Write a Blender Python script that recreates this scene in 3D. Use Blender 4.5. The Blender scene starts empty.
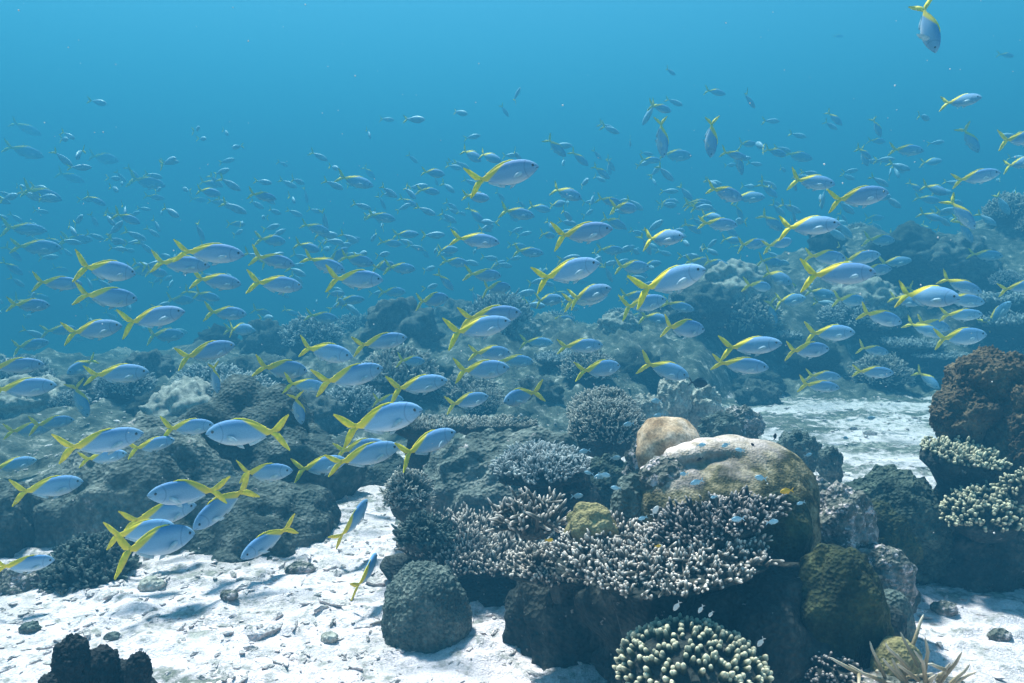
import bpy, bmesh, math, random
import numpy as np
from mathutils import Vector, Matrix, Euler

# ------------------------------------------------------------------ camera, water light, exposure
S = bpy.context.scene
COL = S.collection
R = math.radians
FPX = 804.0                      # focal length in pixels of a 1024 px wide frame
CAMH = 1.15
PITCH = R(5.8)
cd = bpy.data.cameras.new('camera'); cam = bpy.data.objects.new('camera', cd); COL.objects.link(cam)
cd.sensor_width = 36.0; cd.lens = 36.0 * FPX / 1024.0
cd.clip_start = 0.05; cd.clip_end = 500
cam.location = (0, 0, CAMH); cam.rotation_euler = (R(90) - PITCH, 0, 0)
S.camera = cam

SUN_EL, SUN_AZ = R(63), R(-34)   # azimuth from straight ahead (+Y), negative = to the left
w = bpy.data.worlds.new('World'); S.world = w; w.use_nodes = True
nt = w.node_tree; nt.nodes.clear()
sky = nt.nodes.new('ShaderNodeTexSky'); sky.sky_type = 'NISHITA'; sky.sun_disc = False
sky.sun_elevation = SUN_EL; sky.sun_rotation = SUN_AZ
bg = nt.nodes.new('ShaderNodeBackground'); bg.inputs['Strength'].default_value = 0.05
wo = nt.nodes.new('ShaderNodeOutputWorld')
nt.links.new(sky.outputs[0], bg.inputs[0]); nt.links.new(bg.outputs[0], wo.inputs[0])
sl = bpy.data.lights.new('sun', 'SUN'); sl.energy = 5.0; sl.angle = R(7.0); sl.color = (1.0, 0.68, 0.72)
sun = bpy.data.objects.new('sun', sl); COL.objects.link(sun)
to_sun = Vector((math.sin(SUN_AZ) * math.cos(SUN_EL), math.cos(SUN_AZ) * math.cos(SUN_EL), math.sin(SUN_EL)))
sun.rotation_euler = to_sun.to_track_quat('Z', 'Y').to_euler(); sun.location = (-3, 6, 12)

S.view_settings.view_transform = 'Standard'; S.view_settings.look = 'None'
S.view_settings.gamma = 1.0; S.view_settings.use_curve_mapping = False
S.view_settings.exposure = 2.92
S.render.engine = 'CYCLES'
S.cycles.use_denoising = True
S.cycles.max_bounces = 4; S.cycles.diffuse_bounces = 2; S.cycles.glossy_bounces = 2
S.cycles.transmission_bounces = 2; S.cycles.volume_bounces = 0; S.cycles.transparent_max_bounces = 6
S.cycles.sample_clamp_indirect = 6.0

HAZE_DENSITY = 0.142
HAZE_COLOR = (0.028, 0.166, 0.295, 1)
HAZE_ABSORB = (0.0, 0.12, 0.12, 1)
HAZE_G = 0.12

rng = np.random.default_rng(7)
random.seed(7)

# ------------------------------------------------------------------ helpers
FWD = Vector((0, math.cos(PITCH), -math.sin(PITCH))); UP = Vector((0, math.sin(PITCH), math.cos(PITCH)))
def P(x, y, d):
    """the point seen in the photograph at (x, y), d metres ahead"""
    return Vector((0, 0, CAMH)) + d * (FWD + Vector((1, 0, 0)) * ((x - 512) / FPX) + UP * ((341.5 - y) / FPX))

def proj(p):
    v = p - Vector((0, 0, CAMH)); z = v.dot(FWD); return 512 + FPX * v.x / z, 341.5 - FPX * v.dot(UP) / z

def tag(o, label=None, cat=None, group=None, kind=None):
    if label: o['label'] = label
    if cat: o['category'] = cat
    if group: o['group'] = group
    if kind: o['kind'] = kind
    return o

def _hash(ix, iy, iz, seed):
    h = (ix.astype(np.int64) * 374761393 + iy.astype(np.int64) * 668265263 + iz.astype(np.int64) * 1274126177 + seed * 974711) & 0x7fffffff
    h = ((h ^ (h >> 13)) * 1274126177) & 0x7fffffff
    h = ((h ^ (h >> 15)) * 668265263) & 0x7fffffff
    return ((h ^ (h >> 16)) & 0xffffff) / float(0xffffff)

def vnoise(p, seed=0):
    i = np.floor(p); f = p - i; u = f * f * f * (f * (f * 6 - 15) + 10)
    x, y, z = i[:, 0], i[:, 1], i[:, 2]
    def c(a, b, g): return _hash(x + a, y + b, z + g, seed)
    x00 = c(0,0,0)*(1-u[:,0]) + c(1,0,0)*u[:,0]; x10 = c(0,1,0)*(1-u[:,0]) + c(1,1,0)*u[:,0]
    x01 = c(0,0,1)*(1-u[:,0]) + c(1,0,1)*u[:,0]; x11 = c(0,1,1)*(1-u[:,0]) + c(1,1,1)*u[:,0]
    y0 = x00*(1-u[:,1]) + x10*u[:,1]; y1 = x01*(1-u[:,1]) + x11*u[:,1]
    return (y0*(1-u[:,2]) + y1*u[:,2]) * 2 - 1

def fbm(p, octv=4, seed=0, gain=0.5):
    p = np.asarray(p, float); a = 1.0; s = 0; t = 0
    for k in range(octv):
        s = s + a * vnoise(p + 17.3 * k, seed + k * 31); t += a; a *= gain; p = p * 2.03
    return s / t

def worley(p, seed=0):
    p = np.asarray(p, float); i = np.floor(p); best = np.full(len(p), 9.0)
    for a in (-1, 0, 1):
        for b in (-1, 0, 1):
            for c in (-1, 0, 1):
                q = i + np.array([a, b, c])
                jx = _hash(q[:,0], q[:,1], q[:,2], seed); jy = _hash(q[:,0], q[:,1], q[:,2], seed + 5); jz = _hash(q[:,0], q[:,1], q[:,2], seed + 9)
                best = np.minimum(best, (q[:,0]+jx-p[:,0])**2 + (q[:,1]+jy-p[:,1])**2 + (q[:,2]+jz-p[:,2])**2)
    return np.sqrt(best)

def smooth(a, b, x):
    t = np.clip((x - a) / (b - a), 0, 1); return t * t * (3 - 2 * t)

def mesh_np(name, V, F, mat, parent=None, attrs=None, sm=True, loc=None):
    """one mesh object from a vertex array and a face array (all tris or all quads)"""
    me = bpy.data.meshes.new(name)
    V = np.ascontiguousarray(V, dtype=np.float32); F = np.ascontiguousarray(F, dtype=np.int32)
    n, k = F.shape
    me.vertices.add(len(V)); me.vertices.foreach_set('co', V.ravel())
    me.loops.add(n * k); me.loops.foreach_set('vertex_index', F.ravel())
    me.polygons.add(n); me.polygons.foreach_set('loop_start', np.arange(0, n * k, k, dtype=np.int32))
    me.polygons.foreach_set('use_smooth', np.full(n, sm, dtype=bool))
    me.update(calc_edges=True); me.validate()
    for an, av in (attrs or {}).items():
        at = me.attributes.new(an, 'FLOAT', 'POINT'); at.data.foreach_set('value', np.ascontiguousarray(av, dtype=np.float32))
    for m in (mat if isinstance(mat, (list, tuple)) else [mat]): me.materials.append(m)
    o = bpy.data.objects.new(name, me); COL.objects.link(o)
    if parent: o.parent = parent
    if loc is not None: o.location = loc
    return o

def empty(name, loc, rz=0.0):
    o = bpy.data.objects.new(name, None); COL.objects.link(o); o.empty_display_size = 0.05
    o.location = loc; o.rotation_euler = (0, 0, rz); return o

_ico = {}
def ico(n):
    if n not in _ico:
        bm = bmesh.new(); bmesh.ops.create_icosphere(bm, subdivisions=n, radius=1.0)
        bm.verts.ensure_lookup_table()
        V = np.array([v.co[:] for v in bm.verts]); F = np.array([[v.index for v in f.verts] for f in bm.faces]); bm.free()
        V /= np.linalg.norm(V, axis=1)[:, None]; _ico[n] = (V, F)
    return _ico[n][0].copy(), _ico[n][1]

# ------------------------------------------------------------------ materials
def new_mat(name):
    m = bpy.data.materials.new(name); m.use_nodes = True; t = m.node_tree
    return m, t, t.nodes['Principled BSDF']
def N(t, typ, **kw):
    n = t.nodes.new(typ)
    for k, v in kw.items():
        if k.startswith('i_'):
            key = k[2:]; n.inputs[int(key) if key.isdigit() else key].default_value = v
        else: setattr(n, k, v)
    return n
def ramp(t, src, stops):
    r = t.nodes.new('ShaderNodeValToRGB'); e = r.color_ramp.elements
    while len(e) < len(stops): e.new(0.5)
    for el, (p, c) in zip(e, stops): el.position = p; el.color = (*c, 1) if len(c) == 3 else c
    t.links.new(src, r.inputs[0]); return r
def mixc(t, fac, a, b, mode='MIX'):
    n = t.nodes.new('ShaderNodeMix'); n.data_type = 'RGBA'; n.blend_type = mode
    for sock, v in ((n.inputs[0], fac), (n.inputs[6], a), (n.inputs[7], b)):
        if hasattr(v, 'is_output'): t.links.new(v, sock)
        elif isinstance(v, (int, float)): sock.default_value = v
        else: sock.default_value = (*v, 1)
    return n.outputs[2]

def coral_mat(name, dark, mid, pale, scale=6.0, fine=60.0, bump=0.5, rough=0.85, speck=None, speck_scale=35.0, speck_amt=0.55, cells=True, dist=0.012):
    """mottled living rock / coral skin with polyps as relief"""
    m, t, b = new_mat(name)
    tc = N(t, 'ShaderNodeTexCoord'); oc = tc.outputs['Object']
    n1 = N(t, 'ShaderNodeTexNoise'); n1.inputs['Scale'].default_value = scale; n1.inputs['Detail'].default_value = 6; n1.inputs['Roughness'].default_value = 0.62
    t.links.new(oc, n1.inputs['Vector'])
    col = ramp(t, n1.outputs[0], [(0.33, dark), (0.5, mid), (0.68, pale)]).outputs[0]
    n2 = N(t, 'ShaderNodeTexNoise'); n2.inputs['Scale'].default_value = fine; n2.inputs['Detail'].default_value = 4
    t.links.new(oc, n2.inputs['Vector'])
    v = ramp(t, n2.outputs[0], [(0.3, (0.45, 0.45, 0.45)), (0.7, (1.35, 1.35, 1.35))]).outputs[0]
    col = mixc(t, 0.75, col, v, 'MULTIPLY')
    if speck:
        n3 = N(t, 'ShaderNodeTexNoise'); n3.inputs['Scale'].default_value = speck_scale; n3.inputs['Detail'].default_value = 3; n3.inputs['Roughness'].default_value = 0.7
        t.links.new(oc, n3.inputs['Vector'])
        f = ramp(t, n3.outputs[0], [(speck_amt, (0, 0, 0)), (speck_amt + 0.08, (1, 1, 1))]).outputs[0]
        col = mixc(t, f, col, speck)
    t.links.new(col, b.inputs['Base Color']); b.inputs['Roughness'].default_value = rough
    b.inputs['Specular IOR Level'].default_value = 0.15
    vo = N(t, 'ShaderNodeTexVoronoi'); vo.inputs['Scale'].default_value = fine * 1.3; t.links.new(oc, vo.inputs['Vector'])
    mx = N(t, 'ShaderNodeMath', operation='ADD'); t.links.new(n2.outputs[0], mx.inputs[0])
    if cells: t.links.new(vo.outputs['Distance'], mx.inputs[1])
    bp = N(t, 'ShaderNodeBump'); bp.inputs['Strength'].default_value = bump; bp.inputs['Distance'].default_value = dist
    t.links.new(mx.outputs[0], bp.inputs['Height']); t.links.new(bp.outputs[0], b.inputs['Normal'])
    return m

def branch_mat(name, base, mid, tip, p0=0.35, p1=0.8, rough=0.8):
    """branching coral: brown-grey stalks with pale growing tips"""
    m, t, b = new_mat(name)
    at = N(t, 'ShaderNodeAttribute', attribute_name='tip')
    tc = N(t, 'ShaderNodeTexCoord')
    n = N(t, 'ShaderNodeTexNoise'); n.inputs['Scale'].default_value = 14; n.inputs['Detail'].default_value = 4; t.links.new(tc.outputs['Object'], n.inputs['Vector'])
    c = ramp(t, at.outputs['Fac'], [(0.05, base), (p0, mid), (p1, tip)]).outputs[0]
    v = ramp(t, n.outputs[0], [(0.3, (0.55, 0.55, 0.55)), (0.7, (1.25, 1.25, 1.25))]).outputs[0]
    c = mixc(t, 0.8, c, v, 'MULTIPLY')
    t.links.new(c, b.inputs['Base Color']); b.inputs['Roughness'].default_value = rough; b.inputs['Specular IOR Level'].default_value = 0.15
    n2 = N(t, 'ShaderNodeTexNoise'); n2.inputs['Scale'].default_value = 260; t.links.new(tc.outputs['Object'], n2.inputs['Vector'])
    bp = N(t, 'ShaderNodeBump'); bp.inputs['Strength'].default_value = 0.4; bp.inputs['Distance'].default_value = 0.004
    t.links.new(n2.outputs[0], bp.inputs['Height']); t.links.new(bp.outputs[0], b.inputs['Normal'])
    return m

M = {}
def dome_mat():
    """blotched green-brown skin, turning pale pink towards the top and left of the colony"""
    m, t, b = new_mat('blotched_dome_coral'); tc = N(t, 'ShaderNodeTexCoord'); oc = tc.outputs['Object']
    def noise(sc, det, ro=0.55):
        n = N(t, 'ShaderNodeTexNoise'); n.inputs['Scale'].default_value = sc; n.inputs['Detail'].default_value = det; n.inputs['Roughness'].default_value = ro
        t.links.new(oc, n.inputs['Vector']); return n.outputs[0]
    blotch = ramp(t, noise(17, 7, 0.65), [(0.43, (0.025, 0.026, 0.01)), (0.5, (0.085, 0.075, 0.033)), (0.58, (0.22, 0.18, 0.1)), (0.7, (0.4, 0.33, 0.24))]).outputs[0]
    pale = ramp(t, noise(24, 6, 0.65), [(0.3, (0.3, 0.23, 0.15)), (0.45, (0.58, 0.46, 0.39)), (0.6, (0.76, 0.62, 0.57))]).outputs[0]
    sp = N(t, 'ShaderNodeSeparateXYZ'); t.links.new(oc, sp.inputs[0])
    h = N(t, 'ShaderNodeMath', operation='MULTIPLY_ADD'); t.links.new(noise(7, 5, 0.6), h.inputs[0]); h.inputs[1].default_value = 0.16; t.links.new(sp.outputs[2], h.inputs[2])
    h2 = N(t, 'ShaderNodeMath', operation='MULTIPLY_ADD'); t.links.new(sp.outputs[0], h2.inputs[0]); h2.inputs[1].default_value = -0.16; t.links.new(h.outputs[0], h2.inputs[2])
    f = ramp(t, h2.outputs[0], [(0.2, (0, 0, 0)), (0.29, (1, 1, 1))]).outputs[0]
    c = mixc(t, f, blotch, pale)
    v = ramp(t, noise(120, 4), [(0.3, (0.6, 0.6, 0.6)), (0.7, (1.2, 1.2, 1.2))]).outputs[0]
    c = mixc(t, 0.6, c, v, 'MULTIPLY'); t.links.new(c, b.inputs['Base Color'])
    b.inputs['Roughness'].default_value = 0.8; b.inputs['Specular IOR Level'].default_value = 0.15
    bp = N(t, 'ShaderNodeBump'); bp.inputs['Strength'].default_value = 0.35; bp.inputs['Distance'].default_value = 0.01
    vo = N(t, 'ShaderNodeTexVoronoi'); vo.inputs['Scale'].default_value = 150; t.links.new(oc, vo.inputs['Vector'])
    ad = N(t, 'ShaderNodeMath', operation='MULTIPLY_ADD'); t.links.new(vo.outputs['Distance'], ad.inputs[0]); ad.inputs[1].default_value = 0.5; t.links.new(noise(45, 7, 0.65), ad.inputs[2])
    bp.inputs['Strength'].default_value = 0.55
    t.links.new(ad.outputs[0], bp.inputs['Height']); t.links.new(bp.outputs[0], b.inputs['Normal'])
    return m
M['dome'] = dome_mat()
M['crest'] = coral_mat('pale_pink_coral_skin', (0.22, 0.17, 0.13), (0.48, 0.38, 0.34), (0.62, 0.5, 0.47), scale=9, fine=110, bump=0.3)
M['tan'] = coral_mat('tan_coral_skin', (0.2, 0.12, 0.06), (0.46, 0.32, 0.2), (0.72, 0.56, 0.44), scale=13, fine=150, bump=0.2, cells=False)
M['olive'] = coral_mat('olive_tan_coral_skin', (0.09, 0.09, 0.035), (0.24, 0.2, 0.09), (0.38, 0.32, 0.17), scale=9, fine=110, bump=0.4)
M['mossy'] = coral_mat('dark_mossy_coral', (0.01, 0.015, 0.006), (0.026, 0.034, 0.015), (0.085, 0.09, 0.036), scale=11, fine=80, bump=0.6)
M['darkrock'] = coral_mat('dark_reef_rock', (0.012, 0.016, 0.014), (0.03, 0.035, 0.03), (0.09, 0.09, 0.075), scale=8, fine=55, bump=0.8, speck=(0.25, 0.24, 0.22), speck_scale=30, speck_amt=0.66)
M['crust'] = coral_mat('speckled_encrusted_rock', (0.045, 0.055, 0.045), (0.15, 0.15, 0.125), (0.36, 0.31, 0.29), scale=13, fine=60, bump=1.0, speck=(0.58, 0.48, 0.47), speck_scale=38, speck_amt=0.54)
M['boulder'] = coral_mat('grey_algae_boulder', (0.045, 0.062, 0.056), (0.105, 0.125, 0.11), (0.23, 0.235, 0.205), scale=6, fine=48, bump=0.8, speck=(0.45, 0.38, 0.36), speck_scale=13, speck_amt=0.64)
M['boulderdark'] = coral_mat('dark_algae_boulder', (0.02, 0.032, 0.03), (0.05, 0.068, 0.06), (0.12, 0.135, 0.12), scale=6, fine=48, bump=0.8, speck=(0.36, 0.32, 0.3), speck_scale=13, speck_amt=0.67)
M['greymound'] = coral_mat('grey_green_knobbly_coral', (0.045, 0.062, 0.055), (0.1, 0.125, 0.108), (0.19, 0.21, 0.18), scale=12, fine=70, bump=0.9)
M['brown'] = coral_mat('brown_leafy_coral', (0.03, 0.022, 0.012), (0.09, 0.065, 0.035), (0.19, 0.14, 0.08), scale=12, fine=60, bump=0.9)
M['teal'] = coral_mat('dark_green_bushy_coral', (0.015, 0.026, 0.019), (0.04, 0.058, 0.044), (0.11, 0.135, 0.1), scale=14, fine=60, bump=1.0)
M['palelump'] = coral_mat('pale_lumpy_coral', (0.18, 0.18, 0.15), (0.42, 0.4, 0.34), (0.7, 0.64, 0.57), scale=8, fine=60, bump=0.7)
M['black'] = coral_mat('black_lobed_coral', (0.006, 0.008, 0.008), (0.014, 0.016, 0.016), (0.03, 0.032, 0.03), scale=10, fine=60, bump=0.8)
M['br_grey'] = branch_mat('grey_branches_pale_tips', (0.012, 0.013, 0.009), (0.12, 0.11, 0.088), (0.86, 0.72, 0.62), 0.7, 0.97)
M['br_dark'] = branch_mat('dark_branches_pale_tips', (0.01, 0.012, 0.011), (0.045, 0.048, 0.043), (0.6, 0.5, 0.45), 0.75, 1.0)
M['br_green'] = branch_mat('green_fingers_cream_tips', (0.01, 0.013, 0.007), (0.05, 0.058, 0.028), (0.72, 0.64, 0.44), 0.55, 1.0)
M['br_blue'] = branch_mat('blue_grey_fingers', (0.04, 0.055, 0.055), (0.16, 0.19, 0.19), (0.55, 0.55, 0.53), 0.5, 0.97)
M['br_fine'] = branch_mat('olive_fine_branches', (0.05, 0.055, 0.04), (0.19, 0.19, 0.15), (0.58, 0.53, 0.46), 0.5, 0.97)
M['br_stick'] = branch_mat('tan_staghorn', (0.1, 0.08, 0.045), (0.3, 0.23, 0.13), (0.62, 0.52, 0.4), 0.5, 0.98)
M['br_black'] = branch_mat('blackish_branches', (0.012, 0.018, 0.017), (0.035, 0.05, 0.045), (0.12, 0.15, 0.13), 0.5, 0.98)

def terrain_mat():
    m, t, b = new_mat('sand_and_reef_rock')
    geo = N(t, 'ShaderNodeNewGeometry'); pos = geo.outputs['Position']
    at = N(t, 'ShaderNodeAttribute', attribute_name='reef')
    n1 = N(t, 'ShaderNodeTexNoise'); n1.inputs['Scale'].default_value = 3.2; n1.inputs['Detail'].default_value = 8; n1.inputs['Roughness'].default_value = 0.7
    n2 = N(t, 'ShaderNodeTexNoise'); n2.inputs['Scale'].default_value = 22; n2.inputs['Detail'].default_value = 6; n2.inputs['Roughness'].default_value = 0.7
    n3 = N(t, 'ShaderNodeTexNoise'); n3.inputs['Scale'].default_value = 180; n3.inputs['Detail'].default_value = 3
    n4 = N(t, 'ShaderNodeTexNoise'); n4.inputs['Scale'].default_value = 9; n4.inputs['Detail'].default_value = 7; n4.inputs['Roughness'].default_value = 0.68
    for n in (n1, n2, n3, n4): t.links.new(pos, n.inputs['Vector'])
    sand = ramp(t, n1.outputs[0], [(0.3, (0.5, 0.44, 0.42)), (0.5, (0.8, 0.67, 0.68)), (0.7, (0.86, 0.74, 0.75))]).outputs[0]
    grit = ramp(t, n2.outputs[0], [(0.5, (0, 0, 0)), (0.64, (1, 1, 1))]).outputs[0]
    patch = ramp(t, n4.outputs[0], [(0.36, (0.2, 0.2, 0.2)), (0.52, (1, 1, 1))]).outputs[0]
    grit = mixc(t, 1.0, grit, patch, 'MULTIPLY')
    sand = mixc(t, grit, sand, (0.3, 0.29, 0.26))
    sp = ramp(t, n3.outputs[0], [(0.3, (0.7, 0.7, 0.7)), (0.6, (1.05, 1.05, 1.05))]).outputs[0]
    sand = mixc(t, 0.8, sand, sp, 'MULTIPLY')
    reef = ramp(t, n4.outputs[0], [(0.3, (0.025, 0.034, 0.028)), (0.46, (0.075, 0.09, 0.072)), (0.57, (0.15, 0.16, 0.13)), (0.66, (0.5, 0.46, 0.41))]).outputs[0]
    reef = mixc(t, 0.8, reef, sp, 'MULTIPLY')
    nz = N(t, 'ShaderNodeMath', operation='MULTIPLY_ADD'); t.links.new(n4.outputs[0], nz.inputs[0]); nz.inputs[1].default_value = 1.4; nz.inputs[2].default_value = -0.7
    ad = N(t, 'ShaderNodeMath', operation='ADD'); t.links.new(at.outputs['Fac'], ad.inputs[0]); t.links.new(nz.outputs[0], ad.inputs[1])
    f = ramp(t, ad.outputs[0], [(0.42, (0, 0, 0)), (0.58, (1, 1, 1))]).outputs[0]
    t.links.new(mixc(t, f, sand, reef), b.inputs['Base Color']); b.inputs['Roughness'].default_value = 0.9; b.inputs['Specular IOR Level'].default_value = 0.1
    hh = N(t, 'ShaderNodeMath', operation='ADD'); t.links.new(n2.outputs[0], hh.inputs[0])
    h3 = N(t, 'ShaderNodeMath', operation='MULTIPLY'); t.links.new(n3.outputs[0], h3.inputs[0]); h3.inputs[1].default_value = 0.25
    t.links.new(h3.outputs[0], hh.inputs[1])
    bp = N(t, 'ShaderNodeBump'); bp.inputs['Strength'].default_value = 0.8; bp.inputs['Distance'].default_value = 0.03
    t.links.new(hh.outputs[0], bp.inputs['Height']); t.links.new(bp.outputs[0], b.inputs['Normal'])
    return m
M['terrain'] = terrain_mat()

def fish_mat(name, back, flank, belly, yellow, far=False):
    m, t, b = new_mat(name)
    tc = N(t, 'ShaderNodeTexCoord'); sx = N(t, 'ShaderNodeSeparateXYZ'); t.links.new(tc.outputs['Object'], sx.inputs[0])
    zr = N(t, 'ShaderNodeMapRange'); zr.inputs[1].default_value = -0.15; zr.inputs[2].default_value = 0.15; t.links.new(sx.outputs[2], zr.inputs[0])
    c = ramp(t, zr.outputs[0], [(0.04, belly), (0.34, flank), (0.66, flank), (0.95, back)]).outputs[0]
    # yellow saddle running from mid-back down to the tail root
    l = N(t, 'ShaderNodeMath', operation='MULTIPLY_ADD'); t.links.new(sx.outputs[0], l.inputs[0]); l.inputs[1].default_value = -0.62; l.inputs[2].default_value = -0.052
    l2 = N(t, 'ShaderNodeMath', operation='ADD'); t.links.new(l.outputs[0], l2.inputs[0]); t.links.new(sx.outputs[2], l2.inputs[1])
    f = ramp(t, l2.outputs[0], [(0.035, (0, 0, 0)), (0.062, (1, 1, 1))]).outputs[0]
    c = mixc(t, f, c, yellow)
    # gill cover edge and mouth slit
    gx = N(t, 'ShaderNodeMath', operation='SUBTRACT'); t.links.new(sx.outputs[0], gx.inputs[0]); gx.inputs[1].default_value = 0.43
    cv = N(t, 'ShaderNodeCombineXYZ'); t.links.new(gx.outputs[0], cv.inputs[0]); t.links.new(sx.outputs[2], cv.inputs[2])
    ln = N(t, 'ShaderNodeVectorMath', operation='LENGTH'); t.links.new(cv.outputs[0], ln.inputs[0])
    gr = ramp(t, ln.outputs['Value'], [(0.128, (1, 1, 1)), (0.138, (0.62, 0.64, 0.68)), (0.15, (1, 1, 1))]).outputs[0]
    ant = N(t, 'ShaderNodeMath', operation='GREATER_THAN'); t.links.new(sx.outputs[0], ant.inputs[0]); ant.inputs[1].default_value = 0.27
    c = mixc(t, ant.outputs[0], c, mixc(t, 1.0, c, gr, 'MULTIPLY'))
    mz = N(t, 'ShaderNodeMath', operation='COMPARE'); t.links.new(sx.outputs[2], mz.inputs[0]); mz.inputs[1].default_value = -0.008; mz.inputs[2].default_value = 0.004
    mxn = N(t, 'ShaderNodeMath', operation='GREATER_THAN'); t.links.new(sx.outputs[0], mxn.inputs[0]); mxn.inputs[1].default_value = 0.455
    mm = N(t, 'ShaderNodeMath', operation='MULTIPLY'); t.links.new(mz.outputs[0], mm.inputs[0]); t.links.new(mxn.outputs[0], mm.inputs[1])
    c = mixc(t, mm.outputs[0], c, (0.06, 0.1, 0.14))
    n = N(t, 'ShaderNodeTexVoronoi'); n.inputs['Scale'].default_value = 55; t.links.new(tc.outputs['Object'], n.inputs['Vector'])
    v = ramp(t, n.outputs['Distance'], [(0.0, (1.06, 1.06, 1.06)), (0.8, (0.86, 0.86, 0.86))]).outputs[0]
    c = mixc(t, 0.5, c, v, 'MULTIPLY')
    oi = N(t, 'ShaderNodeObjectInfo')
    rv = ramp(t, oi.outputs['Random'], [(0, (0.82, 0.82, 0.85)), (1, (1.08, 1.08, 1.08))]).outputs[0]
    c = mixc(t, 1.0, c, rv, 'MULTIPLY')
    t.links.new(c, b.inputs['Base Color']); b.inputs['Metallic'].default_value = 0.05; b.inputs['Roughness'].default_value = 0.7
    b.inputs['Specular IOR Level'].default_value = 0.4
    return m
def plain(name, c, rough=0.5, spec=0.3):
    m, t, b = new_mat(name)
    tc = N(t, 'ShaderNodeTexCoord'); n = N(t, 'ShaderNodeTexNoise'); n.inputs['Scale'].default_value = 18; n.inputs['Detail'].default_value = 3
    t.links.new(tc.outputs['Object'], n.inputs['Vector'])
    v = ramp(t, n.outputs[0], [(0.3, tuple(x * 0.75 for x in c)), (0.7, tuple(min(1, x * 1.15) for x in c))]).outputs[0]
    t.links.new(v, b.inputs['Base Color']); b.inputs['Roughness'].default_value = rough; b.inputs['Specular IOR Level'].default_value = spec
    return m
M['fish'] = fish_mat('blue_fish_skin', (0.09, 0.24, 0.48), (0.24, 0.42, 0.6), (0.66, 0.7, 0.72), (0.9, 0.66, 0.01))
M['yellow'] = plain('yellow_fin', (0.9, 0.7, 0.01), 0.55)
M['pecfin'] = plain('pale_blue_fin', (0.42, 0.55, 0.62), 0.5)
M['eye'] = plain('black_eye', (0.012, 0.012, 0.014), 0.15, 0.6)
M['chromis'] = plain('pale_blue_small_fish', (0.32, 0.52, 0.62), 0.45)
M['lemon'] = plain('orange_yellow_small_fish', (0.75, 0.42, 0.02), 0.5)
M['darkfish'] = plain('dark_small_fish', (0.01, 0.015, 0.03), 0.5)
M['whitefish'] = plain('whitish_small_fish', (0.6, 0.6, 0.58), 0.45)

# ------------------------------------------------------------------ water body
def box(name, lo, hi, mat):
    V = [(x, y, z) for x in (lo[0], hi[0]) for y in (lo[1], hi[1]) for z in (lo[2], hi[2])]
    F = [(0,1,3,2), (4,6,7,5), (0,4,5,1), (2,3,7,6), (0,2,6,4), (1,5,7,3)]
    return mesh_np(name, np.array(V), np.array(F), mat, sm=False)
hm = bpy.data.materials.new('sea_water_haze'); hm.use_nodes = True; t = hm.node_tree; t.nodes.clear()
pv = t.nodes.new('ShaderNodeVolumePrincipled'); ho = t.nodes.new('ShaderNodeOutputMaterial')
pv.inputs['Color'].default_value = HAZE_COLOR; pv.inputs['Density'].default_value = HAZE_DENSITY
pv.inputs['Absorption Color'].default_value = HAZE_ABSORB; pv.inputs['Anisotropy'].default_value = HAZE_G
t.links.new(pv.outputs[0], ho.inputs['Volume'])
hz = box('haze', (-62, -14, -3.6), (62, 66, 9.0), hm)
tag(hz, 'blue sea water filling the whole reef scene', 'water', kind='stuff')

# ------------------------------------------------------------------ seabed
def seabed(x, y):
    """height and reef cover of the sea floor at world x, y"""
    p = np.stack([x, y, np.zeros_like(x)], 1)
    u = x / np.maximum(y, 0.6) * FPX + 512
    wob = fbm(p * 0.9, 3, 3)
    lim = 1.2 * np.interp(u, [-900, 0, 180, 330, 400, 640, 700, 740, 930, 1030, 1300], [3.0, 3.1, 3.7, 4.2, 4.3, 4.4, 5.2, 6.5, 6.4, 5.7, 5.0])
    sd = y - lim - 0.55 * wob
    mask = smooth(-0.25, 0.4, sd)
    H = np.interp(u, [-900, 0, 100, 300, 400, 600, 680, 720, 780, 830, 1024, 1500], [0.0, -0.1, 0.0, 0.1, 0.3, 0.42, 0.6, 1.0, 1.2, 1.38, 1.6, 1.9])
    prof = smooth(0, 1, (y - lim) / np.maximum(10.8 - lim, 1.0)) 
    lump = 0.30 * (0.62 - worley(p * np.array([1.5, 1.5, 1]) + 3.1, 11)) + 0.13 * (0.6 - worley(p * 4.1, 12)) + 0.06 * fbm(p * 9, 3, 14)
    st = p @ np.array([[0.82, 0.57, 0], [-1.2, 1.75, 0], [0, 0, 1]])
    z = 0.035 * fbm(p * 1.1, 3, 1) + 0.014 * fbm(p * 6, 3, 2) + 0.016 * np.maximum(fbm(st * 9, 4, 8) - 0.02, 0) * 2.2 + 0.006 * fbm(p * 25, 2, 9)
    rub = smooth(-1.4, 0.0, sd)                       # rubble apron in front of the reef
    z = z + rub * 0.035 * np.abs(fbm(p * 13, 3, 21)) * 1.6
    z = z + mask * ((1.2 * H + 0.3) * prof + lump * (0.55 + 0.45 * smooth(4, 8, y)) + 0.02)
    z = z - np.minimum(0.17 * np.maximum(y - 9.0, 0), 2.0) - 0.05 * np.clip(y - 4.0, 0, 8)
    return z, np.clip(0.75 * mask + 0.25 * rub * (0.6 + 0.5 * wob) + 0.2 * smooth(3.3, 4.3, y) * (1 - mask) + 0.24 + 0.42 * fbm(st * 1.6 + 5, 4, 71), 0, 1)
nx, ny = 560, 640
s = np.linspace(-1, 1, nx); gx = 0.95 * np.sinh(s * np.arcsinh(55 / 0.95))
s = np.linspace(-np.arcsinh(10 / 1.2), np.arcsinh(56 / 1.2), ny); gy = 2.4 + 1.2 * np.sinh(s)
X, Y = np.meshgrid(gx, gy); X = X.ravel(); Y = Y.ravel()
Z, RF = seabed(X, Y)
idx = np.arange(nx * ny).reshape(ny, nx)
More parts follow.
